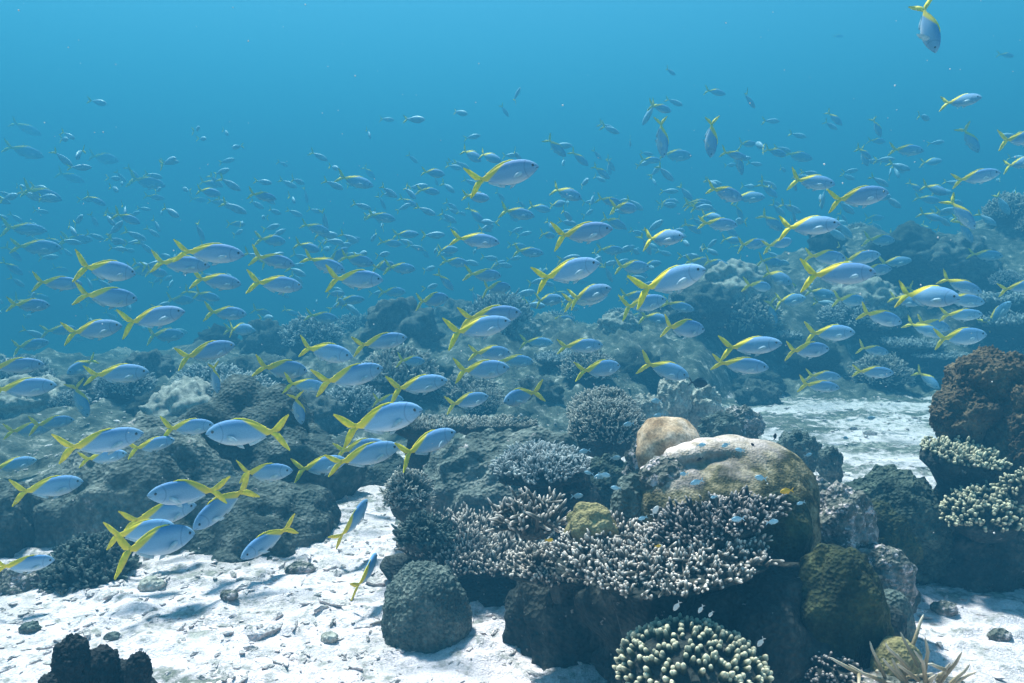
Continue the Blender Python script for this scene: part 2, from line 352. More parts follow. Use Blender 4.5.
F = np.stack([idx[:-1, :-1], idx[:-1, 1:], idx[1:, 1:], idx[1:, :-1]], -1).reshape(-1, 4)
g = mesh_np('seabed', np.stack([X, Y, Z], 1), F, M['terrain'], attrs={'reef': RF})
tag(g, 'white coral sand sea floor rising into a hazy reef', kind='structure')
def gz(x, y): return float(seabed(np.array([float(x)]), np.array([float(y)]))[0][0])

# loose rubble on the sand
def scatter_rubble():
    V0, F0 = ico(1); Vs, Fs = [], []; base = 0
    n = 13000
    d = 1.7 + 6.0 * rng.random(n) ** 1.5; u = rng.uniform(-150, 1180, n)
    x = (u - 512) / FPX * d
    z, rf = seabed(x, d)
    dens = fbm(np.stack([x, d, 0 * x], 1) * 1.6, 3, 44)
    keep = (rng.random(n) < np.clip(0.3 + 2.6 * dens + 0.5 * rf, 0.03, 1))
    for i in np.where(keep)[0]:
        sc = 0.0035 + 0.012 * rng.random() ** 2.5 + (0.022 * rng.random() if rng.random() < 0.04 else 0)
        v = V0 * (1 + 0.35 * rng.standard_normal((len(V0), 1)).clip(-1, 1)) * np.array([rng.uniform(0.9, 2.2), rng.uniform(0.4, 0.9), rng.uniform(0.35, 0.7)]) * sc
        a = rng.uniform(0, 6.28); c, s_ = math.cos(a), math.sin(a)
        v = v @ np.array([[c, s_, 0], [-s_, c, 0], [0, 0, 1]])
        Vs.append(v + np.array([x[i], d[i], z[i] + sc * 0.12])); Fs.append(F0 + base); base += len(V0)
    return np.concatenate(Vs), np.concatenate(Fs)
V, F = scatter_rubble()
rub_m = coral_mat('coral_rubble', (0.3, 0.28, 0.25), (0.58, 0.5, 0.48), (0.82, 0.7, 0.69), scale=18, fine=90, bump=0.5)
tag(mesh_np('rubble', V, F, rub_m, sm=False), 'broken coral rubble strewn over the white sand', 'rubble', kind='stuff')

# ------------------------------------------------------------------ coral builders
def blob(n, rad, rough=0.18, lump=0.0, lscale=2.5, fscale=1.6, knob=0.0, kscale=9.0, seed=0, flat=None, octv=5, crag=0.0):
    """uneven rounded mass; lump = large swellings, knob = small ones"""
    V, F = ico(n); so = seed * 7.7
    r = 1 + rough * fbm(V * fscale + so, octv, seed)
    if lump: r += lump * (0.55 - worley(V * lscale + so, seed + 3))
    if knob: r += knob * (0.5 - worley(V * kscale + so, seed + 4))
    if crag: r += crag * (np.abs(fbm(V * 5 + so, 5, seed + 6)) * 2 - 0.35) + 0.5 * crag * np.minimum(worley(V * 3.3 + so, seed + 8) - 0.28, 0) * 2
    V = V * r[:, None] * np.asarray(rad)
    if flat is not None:
        k = V[:, 2] < flat; V[k, 2] = flat + (V[k, 2] - flat) * 0.15
    return V, F

def fingers(p, d, L, r, sides=6, taper=0.72):
    p = np.asarray(p, float); d = np.asarray(d, float); n = len(p)
    d = d / np.linalg.norm(d, axis=1)[:, None]
    a = np.cross(d, np.array([0.31, 0.77, 0.55])); a /= np.linalg.norm(a, axis=1)[:, None]; b = np.cross(d, a)
    ts = np.array([-0.05, 0.35, 0.75, 0.93, 1.0]); rs = np.array([1.0, 0.95, taper, taper * 0.66, taper * 0.12])
    ang = np.arange(sides) * 2 * math.pi / sides
    jit = rng.normal(0, 0.10, (n, 2, 3)) * np.asarray(L)[:, None, None]
    V = np.zeros((n, 5, sides, 3)); T = np.zeros((n, 5, sides))
    for k in range(5):
        c = p + d * (ts[k] * L)[:, None] + (jit[:, 0] * (0.4 if k == 1 else (1.0 if k >= 2 else 0)))
        for j in range(sides):
            V[:, k, j] = c + (a * math.cos(ang[j]) + b * math.sin(ang[j])) * (r * rs[k])[:, None]
            T[:, k, j] = max(ts[k], 0)
    q = []
    for k in range(4):
        for j in range(sides):
            j2 = (j + 1) % sides; q.append((k*sides+j, k*sides+j2, (k+1)*sides+j2, (k+1)*sides+j))
    q = np.array(q); F = (q[None] + (np.arange(n) * 5 * sides)[:, None, None]).reshape(-1, 4)
    return V.reshape(-1, 3), F, T.ravel()

def merge(parts):
    Vs, Fs, Ts, b = [], [], [], 0
    for v, f, t_ in parts:
        Vs.append(v); Fs.append(f + b); Ts.append(t_); b += len(v)
    return np.concatenate(Vs), np.concatenate(Fs), np.concatenate(Ts)

def branching(p, d, L, r, kids=2, spread=0.85, kl=0.62, sides=6, t0=0.25, t1=0.85):
    parts = [fingers(p, d, L, r, sides)]
    d = d / np.linalg.norm(d, axis=1)[:, None]
    for k in range(kids):
        tt = rng.uniform(t0, t1, len(p)); q = p + d * (L * tt)[:, None]
        dd = d + rng.normal(0, spread, d.shape); dd[:, 2] += 0.25
        v, f, t_ = fingers(q, dd, L * kl * rng.uniform(0.7, 1.3, len(p)), r * 0.8, sides)
        parts.append((v, f, 0.3 + 0.7 * t_))
    return merge(parts)

def plate(R0, thick, lobes, seed, nr=26, na=96, sag=0.0, ell=(1, 1), stalk=(0.12, 0.3)):
    """irregular table: upper face, rim, and an underside drawn in to a stalk"""
    ang = np.linspace(0, 2 * math.pi, na, endpoint=False)
    pr = np.stack([np.cos(ang), np.sin(ang), 0 * ang], 1)
    out = R0 * (1 + lobes * fbm(pr * 1.3 + seed, 3, seed) + 0.05 * fbm(pr * 7 + seed, 2, seed + 2))
    rows = []
    for k in range(nr): rows.append((k + 0.02) / (nr - 1))
    V = []
    def ztop(x, y, f): return 0.05 * R0 * fbm(np.stack([x, y, 0 * x], 1) * 5 / R0 * 0.4 + seed, 3, seed) - sag * f ** 2
    for f in rows:
        x = out * f * np.cos(ang) * ell[0]; y = out * f * np.sin(ang) * ell[1]; V.append(np.stack([x, y, ztop(x, y, f)], 1))
    for f, dz in ((1.01, -thick * 0.5), (0.97, -thick), (0.7, -thick * 1.5), (0.4, -thick * 2.6), (stalk[0] * 1.6, -thick * 5), (stalk[0], -stalk[1])):
        x = out * f * np.cos(ang) * ell[0]; y = out * f * np.sin(ang) * ell[1]; V.append(np.stack([x, y, ztop(x, y, min(f, 1)) + dz], 1))
    n = len(V); V = np.concatenate(V); i = np.arange(n * na).reshape(n, na)
    F = np.stack([i[:-1], i[1:], np.roll(i[1:], -1, 1), np.roll(i[:-1], -1, 1)], -1).reshape(-1, 4)
    def sample(m, edge=0.55):
        th = rng.uniform(0, 2 * math.pi, m); f = rng.random(m) ** edge
        ro = np.interp(th, np.append(ang, 2 * math.pi), np.append(out, out[0]))
        x = ro * f * np.cos(th) * ell[0]; y = ro * f * np.sin(th) * ell[1]
        return np.stack([x, y, ztop(x, y, f)], 1), f, th
    return V, F, sample

def table_coral(name, loc, R0, n, mat, label, group=None, ell=(1, 1), tilt=(0, 0), L=0.05, r=0.007, lobes=0.35, seed=0, thick=0.03, stalk=(0.12, 0.3), kids=2, lean=0.9, cat='coral', sides=6, sag=0.0):
    root = empty(name, loc); root.rotation_euler = (tilt[0], tilt[1], 0)
    V, F, samp = plate(R0, thick, lobes, seed, ell=ell, stalk=stalk, sag=sag)
    mesh_np('plate', V, F, M['darkrock'], root)
    p, f, th = samp(n)
    d = np.stack([np.cos(th) * f ** 2 * lean, np.sin(th) * f ** 2 * lean, np.ones(n)], 1) + rng.normal(0, 0.16, (n, 3))
    LL = L * rng.uniform(0.45, 1.5, n) * (1 - 0.25 * f ** 6)
    p[:, 2] -= 0.006
    V, F, T = branching(p, d, LL, r * rng.uniform(0.8, 1.2, n), kids, sides=sides)
    mesh_np('crown', V, F, mat, root, {'tip': T})
    return tag(root, label, cat, group)

def bush_coral(name, loc, rad, n, mat, label, group=None, L=0.03, r=0.005, seed=0, core='darkrock', kids=1, up=0.25, sides=6, cat='coral', zmin=-0.15, rough=0.12):
    """rounded colony: a core studded with radiating fingers"""
    root = empty(name, loc)
    rad = np.asarray(rad, float)
    V, F = blob(4, rad * 0.96, rough, seed=seed); mesh_np('core', V, F, M[core], root)
    d = rng.standard_normal((n * 3, 3)); d /= np.linalg.norm(d, axis=1)[:, None]; d = d[d[:, 2] > zmin][:n]; n = len(d)
    rr = 1 + rough * fbm(d * 1.6 + seed * 7.7, 5, seed)
    p = d * rr[:, None] * rad * 0.95
    nd = d / rad * rad.min(); nd = nd / np.linalg.norm(nd, axis=1)[:, None]; nd[:, 2] += up; nd += rng.normal(0, 0.12, nd.shape)
    V, F, T = branching(p, nd, L * rng.uniform(0.7, 1.25, n), r * rng.uniform(0.8, 1.2, n), kids, sides=sides)
    mesh_np('crown', V, F, mat, root, {'tip': T})
    return tag(root, label, cat, group)

def mound(name, loc, rad, mat, label, cat='coral', group=None, n=6, rz=0.0, tilt=0.0, **kw):
    V, F = blob(n, rad, **kw)
    o = mesh_np(name, V, F, M[mat], loc=loc); o.rotation_euler = (0, tilt, rz)
    return tag(o, label, cat, group)

def px(x0, x1, y0, y1, d, deep=1.0, up=0.5):
    """centre and radii of a mass that fills the photo box x0..x1, y0..y1 at depth d"""
    a = (x1 - x0) / 2 / FPX * d; h = (y1 - y0) / FPX * d
    c = P((x0 + x1) / 2, y0 + (y1 - y0) * up, d)
    return c, (a, a * deep, h * up)

# ------------------------------------------------------------------ foreground reef head
c, r_ = px(574, 905, 530, 700, 2.22, 0.75, 0.62)
c = Vector((c.x, c.y, 0.08)); 
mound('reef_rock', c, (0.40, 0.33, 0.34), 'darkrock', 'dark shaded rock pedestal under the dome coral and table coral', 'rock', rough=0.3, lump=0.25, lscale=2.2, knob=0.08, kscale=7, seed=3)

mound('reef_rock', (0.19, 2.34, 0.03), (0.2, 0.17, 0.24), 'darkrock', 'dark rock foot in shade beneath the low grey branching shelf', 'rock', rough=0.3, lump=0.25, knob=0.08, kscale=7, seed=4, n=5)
# main dome with folded crest
c = P(722, 505, 2.3)
root = empty('dome_coral', c)
lobes_ = [(722, 516, 2.32, 88, 70, 90), (690, 506, 2.24, 62, 46, 60), (758, 495, 2.30, 56, 52, 62), (778, 530, 2.24, 38, 62, 52), (700, 462, 2.33, 32, 20, 36),
          (676, 457, 2.22, 13, 10, 16), (690, 452, 2.24, 17, 10, 20), (708, 448, 2.27, 21, 10, 24), (730, 447, 2.29, 24, 11, 26), (752, 452, 2.29, 22, 13, 26), (771, 466, 2.27, 19, 16, 24), (786, 486, 2.24, 17, 20, 24), (795, 512, 2.22, 15, 24, 22)]
Vs, Fs, b = [], [], 0
for i, (x, y, d_, rx, ry, rz_) in enumerate(lobes_):
    q = P(x, y, d_) - c; k_ = d_ / FPX
    V, F = blob(5 if rx > 30 else 4, (rx * k_, rz_ * k_, ry * k_), 0.14, lump=0.06, lscale=1.6, seed=20 + i); Vs.append(V + np.array(q)); Fs.append(F + b); b += len(V)
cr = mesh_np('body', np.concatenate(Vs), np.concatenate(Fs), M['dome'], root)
rm = cr.modifiers.new('fuse', 'REMESH'); rm.mode = 'VOXEL'; rm.voxel_size = 0.005; rm.use_smooth_shade = True
sm_ = cr.modifiers.new('soft', 'SMOOTH'); sm_.factor = 0.6; sm_.iterations = 22
tag(root, 'large green-brown dome coral with a folded pale pink crest', 'coral')
c, r_ = px(636, 702, 415, 480, 2.34, 0.9, 0.55)
mound('lobe_coral', c, r_, 'tan', 'smooth tan lobe coral leaning on the large dome coral', rough=0.12, lump=0.05, lscale=1.5, seed=8, n=5, tilt=-0.4)
c, r_ = px(566, 616, 503, 548, 2.12, 0.9, 0.55)
mound('knob_coral', c, r_, 'olive', 'small olive tan knob coral behind the grey branching thicket', lump=0.3, lscale=1.7, seed=9, n=5)
c, r_ = px(610, 650, 475, 540, 2.2, 0.9, 0.55)
mound('knob_coral', c, r_, 'greymound', 'grey upright knob against the left side of the large dome coral', lump=0.25, lscale=1.7, seed=10, n=5)
c, r_ = px(640, 690, 455, 520, 2.2, 0.9, 0.5)
mound('encrusted_rock', c, r_, 'crust', 'pale speckled rock patch at the left shoulder of the dome coral', 'rock', lump=0.2, knob=0.1, seed=12, n=5)
c, r_ = px(740, 812, 490, 570, 2.12, 0.8, 0.5)
mound('knob_coral', c, r_, 'mossy', 'dark green knob on the lower right flank of the dome coral', lump=0.2, lscale=1.6, seed=13, n=5)

# branching thicket and tables
table_coral('table_coral', P(652, 552, 2.0), 0.245, 820, M['br_grey'], 'wide grey table coral with stubby pale-tipped fingers overhanging dark shade', ell=(1.05, 0.74), L=0.032, r=0.0056, lobes=0.35, seed=2, thick=0.012, stalk=(0.3, 0.3), tilt=(R(7), R(-5)), kids=2)
table_coral('table_coral', P(480, 546, 2.85), 0.235, 760, M['br_grey'], 'smaller grey branching coral beside the round grey-green mound', ell=(1.05, 0.85), L=0.045, r=0.0062, lobes=0.4, seed=4, thick=0.02, stalk=(0.75, 0.3), tilt=(R(9), R(3)), kids=2)
table_coral('table_coral', P(722, 522, 2.02), 0.125, 330, M['br_dark'], 'dark finger shelf coral growing across the front of the dome coral', ell=(1.35, 0.62), L=0.036, r=0.006, lobes=0.35, seed=6, thick=0.015, stalk=(0.35, 0.2), tilt=(R(12), R(-14)), kids=2)
table_coral('table_coral', P(566, 566, 2.3), 0.125, 300, M['br_grey'], 'low grey branching shelf bridging the smaller clump and wide table coral', ell=(1.35, 0.7), L=0.032, r=0.0056, lobes=0.35, seed=9, thick=0.012, stalk=(0.18, 0.16), tilt=(R(7), R(-2)), kids=2)
bush_coral('staghorn_coral', P(533, 527, 2.22), (0.06, 0.05, 0.035), 46, M['br_grey'], 'small upright tuft of staghorn branches behind the grey thicket', L=0.06, r=0.006, up=0.7, kids=3, seed=7)

# bottom edge of the picture
bush_coral('finger_coral', P(690, 678, 1.78), (0.16, 0.15, 0.105), 560, M['br_green'], 'rounded finger coral with rows of cream-tipped green fingers', L=0.022, r=0.0075, up=0.35, kids=0, sides=8, seed=3)
mound('reef_rock', P(700, 735, 1.82), (0.2, 0.2, 0.16), 'darkrock', 'low dark rock carrying the cream-tipped finger coral', 'rock', lump=0.2, seed=31, n=5)
c, r_ = px(783, 884, 545, 668, 1.98, 0.9, 0.6)
mound('mossy_coral', c, r_, 'mossy', 'dark mossy green mound below the speckled rock slope', rough=0.2, lump=0.28, lscale=1.6, knob=0.04, kscale=10, seed=14)
c, r_ = px(862, 914, 588, 650, 2.2, 0.9, 0.6)
mound('mossy_coral', c, r_, 'greymound', 'small smooth dark dome at the right foot of the mossy mound', rough=0.1, seed=15, n=5)
for i, (x0, x1, y0, y1, d_, lab) in enumerate([
        (800, 872, 488, 570, 2.45, 'pink speckled rock slope just right of the dome coral'),
        (838, 910, 545, 612, 2.38, 'speckled rock lump above the small smooth dark dome'),
        (868, 916, 566, 612, 2.45, 'darker end lump of the speckled rock slope'),
        (785, 836, 476, 520, 2.75, 'pale rubble rock behind the right flank of the dome coral')]):
    c, r_ = px(x0, x1, y0, y1, d_, 0.8, 0.6)
    mound('encrusted_rock', c, r_, 'crust' if i != 2 else 'boulderdark', lab, 'rock', rough=0.3, lump=0.3, lscale=2.2, knob=0.12, kscale=6, seed=40 + i, n=5)
c, r_ = px(872, 920, 636, 700, 1.84, 0.9, 0.5)
mound('knob_coral', c, r_, 'olive', 'smooth tan knob behind bare staghorn sticks', lump=0.15, lscale=1.5, seed=17, n=5)
bush_coral('finger_coral', P(832, 676, 1.85), (0.05, 0.045, 0.03), 90, M['br_dark'], 'little clump of white-tipped fingers beside the staghorn sticks', L=0.02, r=0.006, up=0.3, kids=1, seed=18)
# bare staghorn sticks
root = empty('staghorn_coral', P(905, 690, 1.78))
st = [((852, 655), (905, 690)), ((848, 668), (890, 690)), ((893, 648), (930, 695)), ((911, 632), (923, 690)), ((900, 660), (918, 700)), ((880, 672), (930, 690)), ((952, 655), (930, 695)), ((940, 672), (915, 698)), ((870, 690), (910, 695)), ((958, 680), (925, 700))]
pp = np.array([P(b_[0], b_[1], 1.78 + 0.03 * math.sin(i * 2.3)) - root.location for i, (a_, b_) in enumerate(st)])
qq = np.array([P(a_[0], a_[1], 1.70 + 0.05 * math.cos(i * 1.7)) - root.location for i, (a_, b_) in enumerate(st)])
dd = qq - pp; LL = np.linalg.norm(dd, axis=1)
V, F, T = branching(pp, dd, LL, np.full(len(st), 0.0052), 2, spread=0.55, kl=0.4, sides=8)
mesh_np('crown', V, F, M['br_stick'], root, {'tip': T})
V, F = blob(4, (0.13, 0.07, 0.045), 0.25, lump=0.2, seed=19); mesh_np('core', V + np.array([0.01, 0.02, -0.02]), F, M['crust'], root)
tag(root, 'bare tan staghorn sticks poking up at the bottom edge', 'coral')
mound('reef_rock', P(860, 735, 1.9), (0.28, 0.18, 0.14), 'crust', 'low rock carrying the staghorn sticks and tan knob', 'rock', lump=0.25, knob=0.1, seed=33, n=5)

# ------------------------------------------------------------------ mid distance, left to right
c, r_ = px(381, 470, 562, 636, 2.5, 0.95, 0.92)
mound('mound_coral', c, r_, 'greymound', 'round grey-green knobbly mound coral alone on white sand', rough=0.12, lump=0.06, lscale=2.4, knob=0.09, kscale=9, seed=24)
c, r_ = px(396, 600, 428, 585, 3.55, 0.7, 0.7)
mound('boulder', c, r_, 'boulder', 'big grey boulder with pinkish top under a small table coral', 'boulder', rough=0.24, lump=0.2, lscale=1.4, knob=0.06, kscale=5, seed=26, crag=0.06)
table_coral('table_coral', P(541, 455, 3.05), 0.165, 900, M['br_blue'], 'blue-grey table coral perched on the big grey boulder', ell=(1.0, 0.85), L=0.03, r=0.0055, lobes=0.15, seed=8, thick=0.03, stalk=(0.3, 0.25), tilt=(R(6), R(-3)), kids=2, sag=0.05)
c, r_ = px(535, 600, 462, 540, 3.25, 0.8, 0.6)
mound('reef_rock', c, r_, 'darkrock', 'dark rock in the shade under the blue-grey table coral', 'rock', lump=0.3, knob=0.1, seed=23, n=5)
bush_coral('bush_coral', P(606, 432, 3.9), (0.17, 0.15, 0.14), 900, M['br_fine'], 'nearer of two rounded fine-branched corals beside the table coral', L=0.028, r=0.0045, up=0.3, kids=1, seed=24, sides=5)
bush_coral('bush_coral', P(604, 416, 4.35), (0.18, 0.15, 0.13), 800, M['br_fine'], 'farther and taller of two rounded fine-branched corals', L=0.03, r=0.005, up=0.3, kids=1, seed=25, sides=5)
for i, (x0, x1, y0, y1, d_, m_, lab) in enumerate([
        (628, 664, 396, 440, 4.6, 'palelump', 'pale lumpy coral head behind the tan lobe coral'),
        (655, 690, 378, 425, 4.9, 'palelump', 'tallest whitish lumpy coral among the pale heads'),
        (685, 722, 388, 428, 5.0, 'palelump', 'pale lumpy coral under the dark oval fish'),
        (585, 640, 455, 500, 3.4, 'teal', 'dark teal lumpy coral between bush corals and dome coral'),
        (625, 665, 440, 490, 2.9, 'crust', 'speckled rock left of the tan lobe coral'),
        (722, 760, 406, 438, 4.6, 'crust', 'light speckled rock on sand behind the dome coral'),
        (776, 818, 432, 472, 3.9, 'greymound', 'dark bushy coral on the sand right of the dome coral'),
        (818, 842, 446, 482, 3.6, 'greymound', 'smaller dark green lump beside the dark bushy coral'),
        (700, 740, 414, 445, 4.2, 'greymound', 'low dark green coral just behind the dome crest')]):
    c, r_ = px(x0, x1, y0, y1, d_, 0.9, 0.6)
    mound('lump_coral' if m_ != 'crust' else 'encrusted_rock', c, r_, m_, lab, 'coral' if m_ != 'crust' else 'rock', rough=0.3, lump=0.4, lscale=2.4, knob=0.14, kscale=6, seed=50 + i, n=5)
for i, (x0, x1, y0, y1, d_, m_, lab) in enumerate([
        (828, 952, 470, 575, 3.0, 'teal', 'broad dark green knobbly mound below the right sand patch'),
        (838, 915, 505, 580, 2.75, 'mossy', 'nearer dark green mound against the speckled rock slope'),
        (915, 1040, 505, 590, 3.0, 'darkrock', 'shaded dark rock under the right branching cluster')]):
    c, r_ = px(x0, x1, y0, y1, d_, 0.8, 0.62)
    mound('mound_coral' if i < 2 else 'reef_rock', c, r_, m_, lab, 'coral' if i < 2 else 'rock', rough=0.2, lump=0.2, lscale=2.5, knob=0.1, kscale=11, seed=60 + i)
# right coral stack
c, r_ = px(938, 1075, 350, 520, 3.2, 0.8, 0.55)
root = empty('leafy_coral', c)
for i, (x0, x1, y0, y1, d_) in enumerate([(944, 1030, 352, 445, 3.15), (985, 1080, 362, 500, 3.05), (936, 1000, 385, 450, 3.1), (985, 1050, 420, 520, 3.0)]):
    c2, r2 = px(x0, x1, y0, y1, d_, 0.9, 0.5)
    V, F = blob(6, r2, 0.22, lump=0.28, lscale=2.6, knob=0.16, kscale=12, seed=70 + i); mesh_np('lobe', V + np.array(c2 - c), F, M['brown'], root)
tag(root, 'tall brown leafy coral mass at the right edge', 'coral')
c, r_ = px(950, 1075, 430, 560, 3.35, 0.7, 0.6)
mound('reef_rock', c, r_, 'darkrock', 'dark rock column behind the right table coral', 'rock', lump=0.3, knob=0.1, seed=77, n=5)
table_coral('table_coral', P(963, 455, 2.95), 0.15, 420, M['br_green'], 'small dark table coral with cream tips jutting from the brown coral', ell=(1.0, 0.8), L=0.03, r=0.008, lobes=0.2, seed=12, thick=0.05, stalk=(0.4, 0.25), tilt=(R(8), R(8)), kids=1)
bush_coral('finger_coral', P(985, 518, 2.8), (0.125, 0.1, 0.085), 300, M['br_green'], 'clump of pale green-white fingers below the right table coral', L=0.03, r=0.0085, up=0.35, kids=1, seed=26)
bush_coral('finger_coral', P(1022, 492, 2.75), (0.05, 0.05, 0.05), 70, M['br_green'], 'small pale finger tuft at the right frame edge', L=0.03, r=0.008, up=0.35, kids=1, seed=27)

# left boulders
for i, (x0, x1, y0, y1, d_, m_, tl, kw, lab) in enumerate([
        (30, 255, 432, 640, 3.6, 'boulder', -0.35, dict(rough=0.22, lump=0.25, lscale=1.3), 'long sloping grey boulder behind the low school at left'),
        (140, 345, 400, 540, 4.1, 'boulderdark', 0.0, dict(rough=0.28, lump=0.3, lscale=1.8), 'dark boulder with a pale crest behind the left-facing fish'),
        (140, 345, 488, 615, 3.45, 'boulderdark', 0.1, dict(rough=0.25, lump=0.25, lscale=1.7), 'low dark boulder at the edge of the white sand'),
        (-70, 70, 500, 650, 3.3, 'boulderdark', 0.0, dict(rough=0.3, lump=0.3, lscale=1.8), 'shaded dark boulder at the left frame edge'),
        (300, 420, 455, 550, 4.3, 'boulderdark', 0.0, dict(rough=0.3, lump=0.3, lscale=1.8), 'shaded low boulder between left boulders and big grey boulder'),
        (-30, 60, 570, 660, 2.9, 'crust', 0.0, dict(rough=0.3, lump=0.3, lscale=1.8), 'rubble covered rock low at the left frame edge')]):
    c, r_ = px(x0, x1, y0, y1, d_, 0.8, 0.68); r_ = tuple(1.12 * q for q in r_)
    mound('boulder', c, r_, m_, lab, 'boulder', crag=0.05, knob=0.04, kscale=5, seed=80 + i, tilt=tl, **kw)
bush_coral('branch_coral', P(90, 580, 2.95), (0.15, 0.12, 0.13), 420, M['br_black'], 'dark spiky branching coral against the sloping boulder', L=0.035, r=0.008, up=0.3, kids=2, seed=28)
bush_coral('branch_coral', P(408, 500, 3.2), (0.075, 0.07, 0.1), 260, M['br_fine'], 'bushy olive coral at the left foot of the big grey boulder', L=0.03, r=0.005, kids=2, seed=29, sides=5)
bush_coral('branch_coral', P(425, 538, 2.75), (0.075, 0.06, 0.06), 200, M['br_black'], 'dark bushy coral between big grey boulder and knobbly mound', L=0.03, r=0.006, kids=2, seed=30)
table_coral('table_coral', P(488, 422, 4.2), 0.21, 500, M['br_fine'], 'low pale table coral behind the big grey boulder', ell=(1.2, 0.6), L=0.02, r=0.005, lobes=0.2, seed=14, thick=0.03, stalk=(0.3, 0.3), kids=0, sides=5)
table_coral('table_coral', P(425, 424, 4.0), 0.16, 420, M['br_fine'], 'low grey branching coral behind the rising trio of fish', ell=(1.3, 0.6), L=0.028, r=0.005, lobes=0.2, seed=15, thick=0.03, stalk=(0.3, 0.3), kids=1, sides=5)
# black lobed silhouette, bottom left
root = empty('lobed_coral', P(98, 690, 1.7))
for i, (x, y, rx, ry) in enumerate([(72, 662, 17, 26), (98, 672, 20, 26), (120, 680, 15, 20), (139, 672, 12, 20), (60, 690, 22, 22), (110, 695, 40, 22)]):
    d_ = 1.7 + 0.03 * (i % 3); V, F = blob(5, (rx / FPX * d_, rx / FPX * d_, ry / FPX * d_), 0.2, lump=0.2, knob=0.22, kscale=7, seed=90 + i)
    mesh_np('lobe', V + np.array(P(x, y, d_) - root.location), F, M['black'], root)
tag(root, 'black lobed coral silhouette in the bottom corner', 'coral')
mound('reef_rock', P(95, 740, 1.75), (0.17, 0.14, 0.14), 'black', 'dark rock foot of the black lobed coral', 'rock', lump=0.2, seed=97, n=4)

# small rocks lying on the sand
for i, (x, y, rp, m_, lab) in enumerate([
        (152, 588, 10, 'palelump', 'pale stone on the sand below the sloping boulder'),
        (30, 628, 8, 'greymound', 'small grey stone on the sand near the left edge'),
        (112, 640, 6, 'boulder', 'small grey stone beside the black lobed coral'),
        (230, 605, 7, 'crust', 'speckled stone on open sand below the low dark boulder'),
        (300, 575, 11, 'crust', 'speckled stone at the sand edge of the low dark boulder'),
        (330, 640, 7, 'palelump', 'lone pale stone on the white sand left of the knobbly mound'),
        (945, 612, 10, 'crust', 'speckled stone on the right sand by the speckled slope'),
        (1000, 640, 9, 'crust', 'speckled stone on the right sand near the frame edge')]):
    q = P(x, y, 1.0); k = CAMH / (CAMH - q.z); q = P(x, y, k); rr = rp / FPX * k
    mound('stone', (q.x, q.y, gz(q.x, q.y) + rr * 0.3), (rr * 1.3, rr, rr * 0.8), m_, lab, 'stone', rough=0.3, lump=0.3, seed=100 + i, n=3)

# ------------------------------------------------------------------ far reef: coral heads fading into the water
def copy_tree(o):
    c = o.copy(); COL.objects.link(c)
    for ch in o.children:
        k = ch.copy(); COL.objects.link(k); k.parent = c
    return c
FG = {'h': ('coral_head', 'rounded coral head on the hazy reef slope behind the fish', 'coral heads on the far reef'),
      'b': ('bush_coral', 'bushy branching coral on the hazy reef behind the fish', 'bushy corals on the far reef'),
      't': ('table_coral', 'flat table coral on the hazy reef behind the fish', 'table corals on the far reef')}
protos = {'h': [], 'b': [], 't': []}
for i in range(4):
    V, F = blob(5, (1, 0.95, 0.8), 0.28, lump=0.42, lscale=2.4, knob=0.16, kscale=6.5, seed=120 + i)
    o = mesh_np('coral_head', V, F, M[['palelump', 'greymound', 'boulder', 'teal'][i]]); tag(o, FG['h'][1], 'coral', FG['h'][2]); protos['h'].append([o, False])
for i in range(2):
    o = bush_coral('bush_coral', (0, 0, 0), (0.9, 0.85, 0.65), 420, M[['br_fine', 'br_blue'][i]], FG['b'][1], FG['b'][2], L=0.26, r=0.04, kids=2, sides=5, seed=130 + i); protos['b'].append([o, False])
o = table_coral('table_coral', (0, 0, 0), 1.0, 480, M['br_blue'], FG['t'][1], FG['t'][2], ell=(1, 0.8), L=0.14, r=0.03, lobes=0.3, seed=16, thick=0.1, stalk=(0.25, 0.8), kids=1, sides=5); protos['t'].append([o, False])
spots = []
# (photo x, depth, size) placed along the reef; the rest sown by chance
hand = [(725, 7.6, 0.36, 'h'), (700, 7.2, 0.3, 'h'), (745, 7.4, 0.3, 'b'), (905, 8.0, 0.38, 'h'), (870, 7.6, 0.34, 'h'), (850, 7.4, 0.26, 'b'), (950, 7.8, 0.36, 'h'), (1000, 7.0, 0.42, 't'), (1030, 6.6, 0.4, 't'), (915, 7.0, 0.3, 't'),
        (780, 7.3, 0.24, 't'), (815, 6.9, 0.22, 'h'), (885, 6.6, 0.22, 'b'), (760, 6.6, 0.2, 'h'), (560, 6.2, 0.24, 't'), (640, 6.0, 0.22, 'h'), (590, 5.6, 0.18, 'b'), (540, 5.2, 0.16, 'h'), (470, 5.4, 0.2, 'b'), (420, 5.6, 0.24, 'h'), (380, 5.2, 0.18, 't'), (350, 4.9, 0.18, 'b'), (300, 4.6, 0.2, 'h'), (240, 4.8, 0.2, 'b'), (190, 4.9, 0.2, 'h'), (120, 5.3, 0.18, 'b'), (60, 5.2, 0.2, 'h'), (15, 5.4, 0.2, 'b'), (30, 5.0, 0.26, 'h'), (260, 6.0, 0.28, 'h'), (400, 7.0, 0.32, 'h'), (500, 7.2, 0.3, 'b')]
for x, d_, sz, k in hand:
    d_ *= 1.2; spots.append(((x - 512) / FPX * d_, d_, sz * 1.2, k))
for i in range(46):
    d_ = rng.uniform(5.4, 12.5); u = rng.uniform(-60, 1100)
    x = (u - 512) / FPX * d_
    if seabed(np.array([x]), np.array([d_]))[1][0] < 0.55: continue
    spots.append((x, d_, rng.uniform(0.12, 0.32), rng.choice(['h', 'h', 'h', 'b', 'b', 't'])))
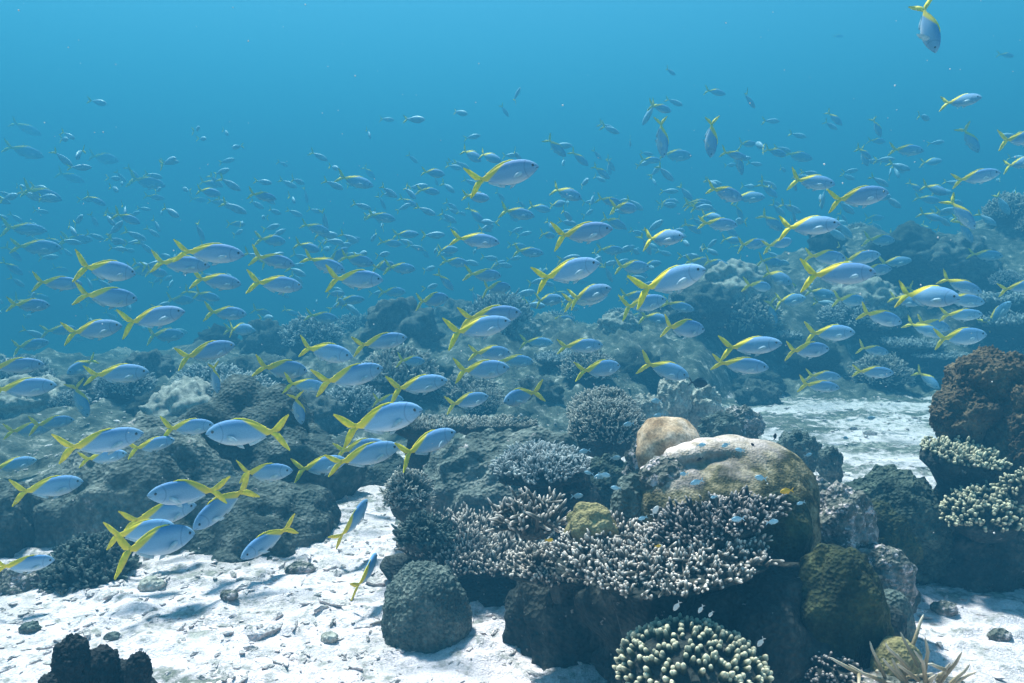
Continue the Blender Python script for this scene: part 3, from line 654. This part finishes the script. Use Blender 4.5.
for i, (x, y, sz, k) in enumerate(spots):
    pr = protos[k][i % len(protos[k])]
    if not pr[1]: o = pr[0]; pr[1] = True
    else: o = copy_tree(pr[0])
    o.location = (x, y, gz(x, y) + sz * (0.25 if k != 't' else 0.55)); o.scale = (sz * rng.uniform(0.9, 1.2), sz, sz * rng.uniform(0.8, 1.15)); o.rotation_euler = (0, 0, rng.uniform(0, 6.28))

# ------------------------------------------------------------------ the school of blue fish with yellow tails
PX = np.array([0.5, 0.485, 0.45, 0.40, 0.34, 0.26, 0.16, 0.05, -0.06, -0.16, -0.23, -0.275, -0.30])
PT = np.array([0.002, 0.026, 0.062, 0.094, 0.117, 0.135, 0.144, 0.136, 0.110, 0.070, 0.040, 0.026, 0.028])     # back
PB = np.array([0.004, 0.020, 0.045, 0.074, 0.102, 0.128, 0.142, 0.136, 0.110, 0.068, 0.038, 0.024, 0.026])     # belly
PW = np.array([0.003, 0.018, 0.036, 0.050, 0.060, 0.067, 0.068, 0.060, 0.046, 0.030, 0.018, 0.010, 0.006])     # half width
def bend(V, b):
    V = V.copy(); q = np.clip(0.18 - V[:, 0], 0, 1); V[:, 1] += b * q ** 2; return V
def f_body(seg=18):
    ang = np.linspace(0, 2 * math.pi, seg, endpoint=False); V = []
    for x, a, b_, w_ in zip(PX, PT, PB, PW):
        z = np.where(np.sin(ang) >= 0, np.sin(ang) * a, np.sin(ang) * b_)
        V.append(np.stack([np.full(seg, x), np.cos(ang) * np.abs(np.cos(ang)) ** 0.15 * w_, z + 0.002], 1))
    n = len(V); V = np.concatenate(V); i = np.arange(n * seg).reshape(n, seg)
    F = np.stack([i[:-1], np.roll(i[:-1], -1, 1), np.roll(i[1:], -1, 1), i[1:]], -1).reshape(-1, 4)
    return V, F
def f_sheet(outline, th=0.006):
    """fin: a flat outline in x-z with a real, thin thickness (outline = list of quads strips: upper row, lower row)"""
    up, lo = outline; n = len(up); V = []
    for y in (-th / 2, th / 2):
        for q in (up, lo): V += [(a, y, b_) for a, b_ in q]
    F = []
    A = lambda s_, r__, k: s_ * 2 * n + r__ * n + k
    for k in range(n - 1):
        F.append((A(0,0,k), A(0,0,k+1), A(0,1,k+1), A(0,1,k))); F.append((A(1,0,k), A(1,1,k), A(1,1,k+1), A(1,0,k+1)))
        F.append((A(0,0,k), A(1,0,k), A(1,0,k+1), A(0,0,k+1))); F.append((A(0,1,k), A(0,1,k+1), A(1,1,k+1), A(1,1,k)))
    for k in (0, n - 1): F.append((A(0,0,k), A(0,1,k), A(1,1,k), A(1,0,k)))
    return np.array(V, float), np.array(F)
def f_tail(q=1.0):
    up = [(-0.275, 0.024), (-0.305, 0.050), (-0.35, 0.102), (-0.41, 0.165), (-0.490, 0.222)]
    um = [(-0.285, 0.000), (-0.335, 0.002), (-0.375, 0.012), (-0.425, 0.070), (-0.500, 0.206)]
    up = [up[0]] + [(x - (1 - q) * 0.03, z * q) for x, z in up[1:]]; um = [um[0]] + [(x - (1 - q) * 0.03, z * q) for x, z in um[1:]]
    lm = [(x, -z) for x, z in um]; lo = [(x, -z) for x, z in up]
    V1, F1 = f_sheet((up, um), 0.007); V2, F2 = f_sheet((lm, lo), 0.007)
    return np.concatenate([V1, V2]), np.concatenate([F1, F2 + len(V1)])
def f_dorsal(): return f_sheet(([(0.20, 0.142), (0.14, 0.158), (0.04, 0.153), (-0.06, 0.127), (-0.15, 0.088), (-0.225, 0.052)], [(0.20, 0.125), (0.14, 0.13), (0.04, 0.125), (-0.06, 0.10), (-0.15, 0.065), (-0.21, 0.038)]), 0.006)
def f_anal(): return f_sheet(([(0.0, -0.12), (-0.06, -0.10), (-0.14, -0.068), (-0.20, -0.042)], [(-0.02, -0.150), (-0.08, -0.134), (-0.15, -0.098), (-0.225, -0.058)]), 0.006)
def f_pec(sgn, splay=0.35, k=1.0):
    V, F = f_sheet(([(0, 0.014), (-0.04, 0.022), (-0.10, 0.008), (-0.155, -0.03)], [(0, -0.014), (-0.035, -0.028), (-0.085, -0.04), (-0.15, -0.036)]), 0.004)
    V = V * k; a = splay
    V = np.stack([V[:, 0] * math.cos(a), V[:, 1] - sgn * V[:, 0] * math.sin(a), V[:, 2]], 1)
    return V + np.array([0.25, sgn * 0.064, -0.035]), F
def f_pel(): return f_sheet(([(0.16, -0.128), (0.12, -0.128), (0.07, -0.13)], [(0.155, -0.133), (0.105, -0.165), (0.045, -0.178)]), 0.005)
def f_eye(sgn):
    V, F = ico(2); return V * np.array([0.017, 0.010, 0.017]) + np.array([0.415, sgn * 0.046, 0.028]), np.concatenate([F, F[:, 2:3]], 1) if False else F
variants = []
def make_fish(bv, spread=False, q=1.0):
    root = empty('schooling_fish', (0, 0, 0))
    parts = [('body', f_body(), 'fish'), ('tail_fin', f_tail(q), 'yellow'), ('dorsal_fin', f_dorsal(), 'yellow'), ('anal_fin', f_anal(), 'pecfin'), ('pelvic_fin', f_pel(), 'pecfin')]
    for s_ in (-1, 1):
        parts += [('pectoral_fin', f_pec(s_, 1.25 if spread else rng.uniform(0.2, 0.7), 1.9 if spread else 1.0), 'pecfin'), ('eye', f_eye(s_), 'eye')]
    for nme, (V, F), mt in parts: mesh_np(nme, bend(V, bv), F, M[mt], root)
    return root
def make_far(bv, q=1.0):
    """distant fish: one mesh, its fins too small to tell apart"""
    Vs, Fs, mi, b_ = [], [], [], 0
    for (V, F), k in ((f_body(10), 0), (f_tail(q), 1), (f_dorsal(), 1)):
        Vs.append(bend(V, bv)); Fs.append(F + b_); mi += [k] * len(F); b_ += len(V)
    o = mesh_np('schooling_fish', np.concatenate(Vs), np.concatenate(Fs), [M['fish'], M['yellow']])
    o.data.polygons.foreach_set('material_index', np.array(mi, dtype=np.int32)); return o
BV = [-0.32, -0.1, 0.08, 0.24, 0.0, 0.38, -0.2, 0.14]; QV = [1.0, 0.85, 1.05, 0.95, 0.7, 0.9, 1.1, 0.78]
near_p = [[make_fish(b_, False, q_), False] for b_, q_ in zip(BV, QV)]; far_p = [[make_far(b_, q_), False] for b_, q_ in zip(BV, QV)]
spread_p = [make_fish(0.1, True), False]
GRP = 'blue fish with yellow tails schooling over the reef'
FARGRP = 'small distant fish fading into the blue water'
TAKEN = []
bpy.context.view_layer.update(); DG = bpy.context.evaluated_depsgraph_get()
def put_fish(x, y, L, ang, label=None, left=False, k=1.0, yaw=None, near=None, proto=None):
    if yaw is None: yaw = rng.uniform(-26, 26) if L > 45 else rng.uniform(-40, 40)
    if abs(ang) < 80: ang0 = ang; ang = math.degrees(math.atan(math.tan(R(ang)) * math.cos(R(yaw))))
    cy = math.hypot(math.cos(R(ang)) * math.cos(R(yaw)), math.sin(R(ang))); size = 0.275 * k * rng.uniform(0.96, 1.06)
    d_ = FPX * size * cy / L
    if near is None: near = L >= 27
    pl = near_p if near else far_p
    pr = proto or pl[int(rng.integers(len(pl)))]
    if not pr[1]: o = pr[0]; pr[1] = True
    else: o = copy_tree(pr[0])
    rot = Matrix.Rotation(R(180 if left else 0) + R(yaw) - math.atan((x - 512) / FPX), 4, 'Z') @ Matrix.Rotation(-R(ang), 4, 'Y') @ Matrix.Rotation(R(rng.uniform(-8, 8)), 4, 'X')
    for _ in range(4):                               # its real length decides how far off it swims
        a_, b_ = [proj(P(x, y, d_) + rot @ Vector((e * size, 0, 0))) for e in (-0.5, 0.5)]
        d_ *= math.hypot(a_[0] - b_[0], a_[1] - b_[1]) / L
    if y > 330 and near:                             # swim in front of the rocks, not inside them
        dl = d_
        for e in (-0.5, -0.25, 0.0, 0.25, 0.45):
            for hz_ in (-0.13, 0.13):
                q = P(x, y, d_) + rot @ Vector((e * size, 0, hz_ * size)); v = q - cam.location
                hit, loc_, *_r = S.ray_cast(DG, cam.location, v.normalized(), distance=40)
                if hit: dl = min(dl, 0.95 * (loc_ - cam.location).length / v.length * d_)
        if dl < d_: size *= dl / d_; d_ = dl
    o.location = P(x, y, d_); o.rotation_euler = rot.to_euler()
    o.scale = (size, size * rng.uniform(0.9, 1.1), size * rng.uniform(1.0, 1.2))
    if label is None:
        if near:
            h = 'nose-down' if ang < -30 else ('nose-up' if ang > 25 else 'level')
            label = f'{"pale" if k > 1.2 else "blue"} {h} yellow-tailed fish, {x / 1024 * 100:.1f} percent across, {y / 683 * 100:.1f} percent down'
        else: label = 'tiny faint yellow-tailed fish far off in the blue water'
    tag(o, label, 'fish', GRP if near else FARGRP); TAKEN.append((x, y))
    return o
B = 'blue fish with yellow tail '
FISH = [
 (503,175,74,14,B+'bright and large, highest above the middle of the school'),
 (209,253,72,-4,B+'long bright one, upper of an overlapping pair at left'),
 (180,264,62,-5,B+'half hidden beneath the long bright one at left'),
 (106,270,62,-10,B+'faded, upper in a stack of three at left'),
 (57,283,52,-5,B+'greenish and faded, left of the stack of three'),
 (107,297,63,-8,B+'brightest in the stack of three at far left'),
 (29,305,43,-5,B+'small and hazy, left of the brightest in the stack'),
 (152,318,68,11,B+'nose tilted up, lowest right of the left stack'),
 (93,330,60,7,B+'dark-bodied, tucked behind another fish tail at left'),
 (206,352,62,9,B+'pale and rising, alone below the left stack'),
 (117,374,66,0,B+'level, crossed by a turning fish at its tail'),
 (82,366,34,-25,B+'turning away, crossing a level fish','L',1,40),
 (14,366,62,0,B+'upper of two cut by the left frame edge'),
 (22,388,72,0,B+'long-backed, lower of two cut by the left edge'),
 (226,313,42,-5,B+'faint, below the white speck right of the stack'),
 (217,281,50,-10,B+'faint, right under the long bright pair'),
 (475,240,50,-7,B+'bright, alone midway below the highest large one'),
 (324,264,46,-22,B+'nose down, just above a bright level one'),
 (273,260,45,-15,B+'faded and nose down, above its clearer twin'),
 (276,284,54,-8,B+'clear, left of the bright level one'),
 (355,279,57,-3,B+'bright and level, below the nose-down one'),
 (490,316,64,5,B+'upper of a close overlapping pair in the middle'),
 (478,328,68,10,B+'lower of a close overlapping pair in the middle'),
 (380,342,56,7,B+'rising, left below the middle overlapping pair'),
 (325,352,56,-10,B+'nose slightly down, upper left of a rising larger one'),
 (282,369,52,-12,B+'nose down and greenish, over the hazy left reef'),
 (305,385,42,-6,B+'small, tail touching the larger rising one'),
 (350,377,70,12,B+'large and rising with bright yellow back, over the hazy reef'),
 (418,385,60,9,B+'rising, right of the large bright-backed one'),
 (481,370,57,5,B+'clear, below the middle overlapping pair'),
 (490,353,42,-5,B+'half hidden above a clear one in the middle'),
 (467,401,45,6,B+'dark-edged, above the low pale table coral'),
 (582,233,62,7,B+'clear, right of the middle in the upper school'),
 (663,238,42,2,B+'with raised yellow back and full eye, upper right of centre'),
 (567,272,68,15,B+'strong yellow saddle, rising, centre of the picture'),
 (670,281,74,19,B+'large pale and rising steeply, right of the yellow-saddled one'),
 (589,294,46,15,B+'front of a small pair below the yellow-saddled one'),
 (585,299,46,10,B+'rear of a small pair below the yellow-saddled one'),
 (643,304,48,10,B+'lower neighbour under the large pale rising one'),
 (683,328,44,-10,B+'nose slightly down, below the large pale rising one'),
 (580,346,46,2,B+'hazy and level, over the middle reef rubble'),
 (599,369,44,2,B+'hazy and level, over the fine-branched corals'),
 (665,369,50,-16,B+'bright, diving toward the pale lumpy corals'),
 (751,346,62,7,B+'upper of a stacked pair right of centre'),
 (740,365,58,-5,B+'lower of a stacked pair right of centre'),
 (521,396,36,-10,B+'round and foreshortened, facing away over a table coral','L',1,50),
 (858,197,62,7,B+'large dark-backed one high over the right reef'),
 (812,182,46,-10,B+'fainter, behind the large dark-backed one'),
 (808,226,64,2,B+'below the large dark-backed one, two tails overlapping'),
 (961,101,42,0,B+'highest level one at upper right'),
 (1020,139,42,5,B+'upper of two tails at the right frame edge'),
 (1020,163,38,8,B+'lower of two tails at the right frame edge'),
 (976,177,50,9,B+'hazy and rising over a cluster of diving tails'),
 (962,213,42,-55,B+'diving steeply below a hazy rising one at right'),
 (825,257,42,-6,B+'slim, just above the big yellow-tailed right one'),
 (860,258,42,10,B+'behind and above the biggest one over right reef'),
 (838,274,76,2,B+'biggest over the right reef, with orange-yellow tail root'),
 (960,285,46,-22,B+'nose down, above a long one over the right reef'),
 (926,296,68,-4,B+'long, over the dark part of the right reef'),
 (962,300,46,-8,B+'half hidden in front of the long one at right'),
 (880,317,46,-18,B+'nose down, alone over dark reef at right'),
 (924,329,42,-22,B+'lower left of a trio over dark reef'),
 (961,315,44,3,B+'top of a trio over dark reef'),
 (960,337,54,6,B+'bottom and longest of a trio over dark reef'),
 (1020,287,46,10,B+'cut by the right frame edge beside the reef'),
 (830,333,50,3,B+'upper of a close pair above the right sand'),
 (807,350,45,0,B+'lower of a close pair above the right sand'),
 (873,372,42,-1,B+'alone just above the right sand patch'),
 (819,386,42,-5,B+'lower of a tight pair nearest the right sand'),
 (823,376,36,-2,B+'upper of a tight pair nearest the right sand'),
 (100,443,92,9,B+'large, wide yellow tail, before the left boulders'),
 (103,457,50,3,B+'mostly hidden under the large wide-tailed one','R',0.72),
 (152,445,48,4,B+'touching the nose of the large wide-tailed one','R',0.72),
 (188,427,54,0,B+'level, above the crest of the dark left boulder','R',0.78),
 (248,432,84,0,B+'large, facing left over the dark boulder','L'),
 (48,488,74,3,B+'level before dark shade at far left'),
 (12,465,52,2,B+'hazy and cut by the left edge above dark shade'),
 (188,492,80,6,B+'facing left, topmost of the low cluster','L'),
 (160,515,78,5,B+'middle of the low cluster over the sloping boulder'),
 (222,505,74,-30,B+'facing left and down, its tail beside another','L',1,38),
 (140,532,72,4,B+'hidden behind the lowest of the low cluster'),
 (154,543,88,-2,B+'lowest of the low cluster over the sloping boulder'),
 (28,430,50,0,B+'left of two hazy ones over the far left reef','R',0.85),
 (52,423,46,0,B+'right of two hazy ones over the far left reef','R',0.85),
 (24,565,64,-3,B+'bottom one cut by the left edge near the sand','R',0.78),
 (381,420,86,14,B+'large and rising, top of the rising trio'),
 (364,456,76,10,B+'large, lower of the rising trio'),
 (320,466,56,8,B+'behind the tail of the lower trio fish'),
 (426,444,66,16,B+'right of the rising trio, nose at the grey boulder','R',0.85),
 (360,448,52,10,B+'faint behind the rising trio'),
 (264,473,58,4,B+'small clear one over the dark left boulder','R',0.85),
 (268,540,64,-18,B+'facing left with fanned orange-yellow tail above the sand','L',1,42),
 (354,522,54,52,B+'swimming steeply up above the sand edge','R',1,50),
 (368,573,44,52,B+'foreshortened, nose up, alone against the white sand','R',0.95,70),
]
for f in FISH:
    x, y, L, a, lab = f[:5]; lf = len(f) > 5 and f[5] == 'L'; k = f[6] if len(f) > 6 else 1.0; yw = f[7] if len(f) > 7 else None
    put_fish(x, y, L, a, lab, lf, k, yw, near=True)
put_fish(928, 26, 56, -74, 'fish seen from below with side fins spread wide, top right', yaw=-20, near=True, proto=spread_p)
MID = [(24,151,42,-14,1.9),(41,194,45,-15,1.8),(147,182,38,-15,2.0),(24,229,47,-5,1.6),(36,247,52,-3,1.5),(103,158,32,-14,2.2),(26,128,35,-25,2.2),(70,177,30,-20,1.9),(78,239,30,-5,1.6),
 (165,335,40,-4,1.4),(262,196,30,-12,1),(355,181,38,-18,1.3),(381,217,30,-12,1.3),(315,228,31,-18,1.2),(272,240,28,-8,1.1),(357,260,35,-15,1.1),(392,292,28,0,1.2),(484,275,35,-5,1.1),(496,288,30,0,1.1),
 (443,322,30,-5,1.3),(411,361,28,-8,1.2),(515,361,38,-8,1.1),(388,400,32,-5,1.2),(322,317,33,-12,1.1),(298,408,34,-80,1.0),(80,399,40,-75,1.0),(215,378,32,-82,1.0),
 (556,147,28,-45,1.1),(662,137,42,-86,1.1),(711,137,42,-90,1.0),(739,162,27,-76,1.1),(566,193,34,-22,1.1),(609,201,27,-15,1.0),(517,213,36,-12,1.1),(725,193,38,-18,1.1),(748,197,34,-5,1.2),(718,224,40,-4,1.1),
 (675,155,34,-8,1.7),(632,267,36,-3,1.1),(635,296,32,-5,1.0),(655,318,30,-8,1.1),(678,306,34,-15,1.0),(537,342,32,-2,1.2),(970,139,32,-60,1.1),(906,150,36,-4,1.2),(965,230,30,-60,1.0),
 (875,270,34,2,1.0),(933,325,36,-18,1.0),(998,314,36,50,1.1),(873,350,32,-12,1.0),(928,379,29,-38,1.0),(777,277,32,-22,1.1),(772,312,29,-75,1.0),(820,293,30,-10,1.2),(772,222,28,-40,1.1),(936,264,28,12,1.1),(798,156,30,-15,1.5),(400,268,32,-6,1.1),(432,300,34,4,1.1),(528,252,32,-6,1.1),(548,300,30,6,1.1),(610,250,28,-4,1.1),(700,262,30,-8,1.1),(752,244,32,4,1.1),(770,262,28,-10,1.2),(895,262,34,6,1.1),(985,255,36,-6,1.1),(905,300,34,-10,1.0),(945,300,30,4,1.0),(850,300,30,-6,1.1),(790,300,32,8,1.1),(705,300,30,-4,1.1),(240,330,32,-4,1.2),(140,270,30,-5,1.4),(60,330,34,0,1.3),(30,345,40,4,1.2),(180,300,28,-6,1.3),(350,300,30,2,1.2),(455,262,28,-8,1.2),(560,320,28,2,1.1),(615,330,30,-6,1.1),(880,240,30,-4,1.2)]
for x, y, L, a, k in MID: put_fish(x, y, L, a, k=k * 1.1, near=True)
SMALL = [(95,200,24,-30),(113,216,20,-40),(154,197,22,-8),(208,192,26,-14),(194,295,26,-30),(245,371,16,-60),(150,381,20,0),(429,191,22,-8),(408,202,22,-25),(433,173,24,-12),(333,239,15,-60),(390,243,24,-8),(447,250,22,0),(424,252,16,-50),
 (471,155,24,-35),(489,157,26,-25),(445,281,25,-50),(440,361,26,-4),(331,329,15,-50),(302,330,25,-10),(290,312,18,-25),(262,312,22,-22),(407,327,14,-10),(579,158,24,-40),(601,172,22,-38),(609,167,17,-80),(539,208,24,-14),(692,228,22,-30),
 (731,240,22,-8),(739,212,20,-70),(650,160,22,-5),(715,92,22,-12),(660,108,24,-12),(716,263,26,-12),(877,127,22,-70),(864,156,22,-70),(915,187,20,-40),(926,228,15,-50),(775,152,24,-20),(768,190,24,-40),(931,162,22,0),(1006,55,16,-10),(838,36,11,-10),(834,118,22,-45),(955,360,17,-5),(828,309,20,-5),(998,345,17,-80)]
for x, y, L, a in SMALL: put_fish(x, y, L, a, k=1.15, near=False)
# the far side of the school
cnt = 0
while cnt < 70:
    x = rng.uniform(0, 1024); y = rng.normal(235, 62) + (x - 512) * -0.02
    if y < 95 or y > 350 or (x < 230 and y < 140): continue
    L = rng.uniform(15, 29); put_fish(x, y, L, rng.normal(-14, 20), near=False, yaw=rng.uniform(-50, 50), k=rng.uniform(1.0, 1.5)); cnt += 1

# beyond them the school is only a mass of faint shapes
Vs, Fs, mi, b_ = [], [], [], 0
for i in range(420):
    x = rng.uniform(-20, 1044); y = rng.normal(228, 58) + (x - 512) * -0.015
    if y < 70 or y > 335: continue
    d_ = rng.uniform(9, 15); sz = rng.uniform(0.24, 0.32)
    rot = np.array((Matrix.Rotation(R(rng.normal(0, 45)), 3, 'Z') @ Matrix.Rotation(-R(rng.normal(-16, 24)), 3, 'Y')))
    for (V, F), k in ((f_body(8), 0), (f_tail(rng.uniform(0.7, 1.1)), 1)):
        V = bend(V, rng.uniform(-0.35, 0.35)) * sz @ rot.T + np.array(P(x, y, d_)); Vs.append(V); Fs.append(F + b_); mi += [k] * len(F); b_ += len(V)
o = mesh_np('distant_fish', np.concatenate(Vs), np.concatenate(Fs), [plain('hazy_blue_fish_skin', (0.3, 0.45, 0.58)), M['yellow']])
o.data.polygons.foreach_set('material_index', np.array(mi, dtype=np.int32))
tag(o, 'faint mass of far fish dissolving into the blue water', 'fish', kind='stuff')
# drifting specks
Vs, Fs, b_ = [], [], 0
V0, F0 = ico(1)
for i in range(420):
    d_ = rng.uniform(0.9, 5.0); V = V0 * rng.uniform(0.0006, 0.0016) * (0.6 + 0.25 * d_) + np.array(P(rng.uniform(-100, 1124), rng.uniform(-20, 560), d_)); Vs.append(V); Fs.append(F0 + b_); b_ += len(V0)
tag(mesh_np('specks', np.concatenate(Vs), np.concatenate(Fs), plain('pale_specks', (0.55, 0.55, 0.52), 0.9)), 'pale specks drifting in the sea water', 'specks', kind='stuff')

# ------------------------------------------------------------------ small reef fish about the dome coral
def make_small(mt, name='reef_fish'):
    root = empty(name, (0, 0, 0))
    V, F = f_body(12); V = V * np.array([1, 1.0, 1.35]); mesh_np('body', V, F, M[mt], root)
    V, F = f_tail(); V = V * np.array([1, 1, 0.85]); mesh_np('tail_fin', V, F, M[mt], root)
    V, F = f_dorsal(); V = V * np.array([1, 1, 1.5]); mesh_np('dorsal_fin', V, F, M[mt], root)
    V, F = f_anal(); V = V * np.array([1, 1, 1.5]); mesh_np('anal_fin', V, F, M[mt], root)
    for s_ in (-1, 1): V, F = f_eye(s_); mesh_np('eye', V * np.array([1, 1.25, 1.4]), F, M['eye'], root)
    return root
def put_small(pr, x, y, L, d_, ang, left, label, group):
    if not pr[1]: o = pr[0]; pr[1] = True
    else: o = copy_tree(pr[0])
    s_ = L / FPX * d_; o.location = P(x, y, d_); o.scale = (s_, s_, s_)
    o.rotation_euler = (Matrix.Rotation(R(180 if left else 0) + R(rng.uniform(-25, 25)), 4, 'Z') @ Matrix.Rotation(-R(ang), 4, 'Y')).to_euler()
    return tag(o, label, 'fish', group)
cp = [make_small('chromis'), False]
CH = [(726,445,11,1.95),(740,450,10,1.95),(701,445,10,1.95),(761,478,14,1.92),(697,482,14,1.9),(714,497,8,1.9),(738,519,14,1.75),(772,522,13,1.8),(684,474,10,1.95),(801,503,9,1.95),(657,401,13,2.9),(659,415,11,2.7),(629,424,12,2.7),(643,518,10,1.85),
      (604,475,13,2.1),(585,451,12,2.6),(589,473,10,2.4),(601,476,15,2.3),(615,458,12,2.5),(577,496,13,2.3),(616,488,11,2.0),(808,455,9,2.9),(870,418,10,3.6),(845,438,8,3.6)]
for x, y, L, d_ in CH: put_small(cp, x, y, L, d_, rng.uniform(-20, 15), rng.random() < 0.6, 'tiny pale blue fish hovering around the dome coral', 'tiny pale fish around the dome coral')
lp = [make_small('lemon'), False]
put_small(lp, 787, 491, 15, 1.93, -5, True, 'bright orange-yellow little fish beside the dome coral', None)
put_small(lp, 549, 540, 9, 1.8, 0, False, 'tiny yellowish fish in the left part of the branching thicket', None)
put_small(lp, 658, 546, 8, 1.75, 0, False, 'tiny yellowish fish over the wide table coral', None)
dp = [make_small('darkfish'), False]
put_small(dp, 698, 383, 24, 4.3, -10, False, 'dark oval fish above the pale lumpy corals', None)
put_small(dp, 700, 459, 8, 1.95, -20, True, 'tiny dark fish at the pale shoulder of the dome coral', None)
put_small(dp, 753, 445, 6, 2.0, 40, True, 'tiny dark fish on the dome crest', None)
put_small(dp, 775, 437, 8, 2.6, 80, False, 'tiny dark upright fish just behind the dome crest', None)
wp = [make_small('whitefish'), False]
put_small(wp, 655, 511, 13, 1.85, 60, False, 'tiny pale fish nose up beside the dome coral branches', None)
for x, y, L in ((677, 606, 12), (701, 609, 10), (711, 614, 8), (761, 642, 12)):
    put_small(wp, x, y, L, 1.72, -60, True, 'tiny whitish fish in the dark shade under the table coral', 'tiny fish sheltering under the table coral')
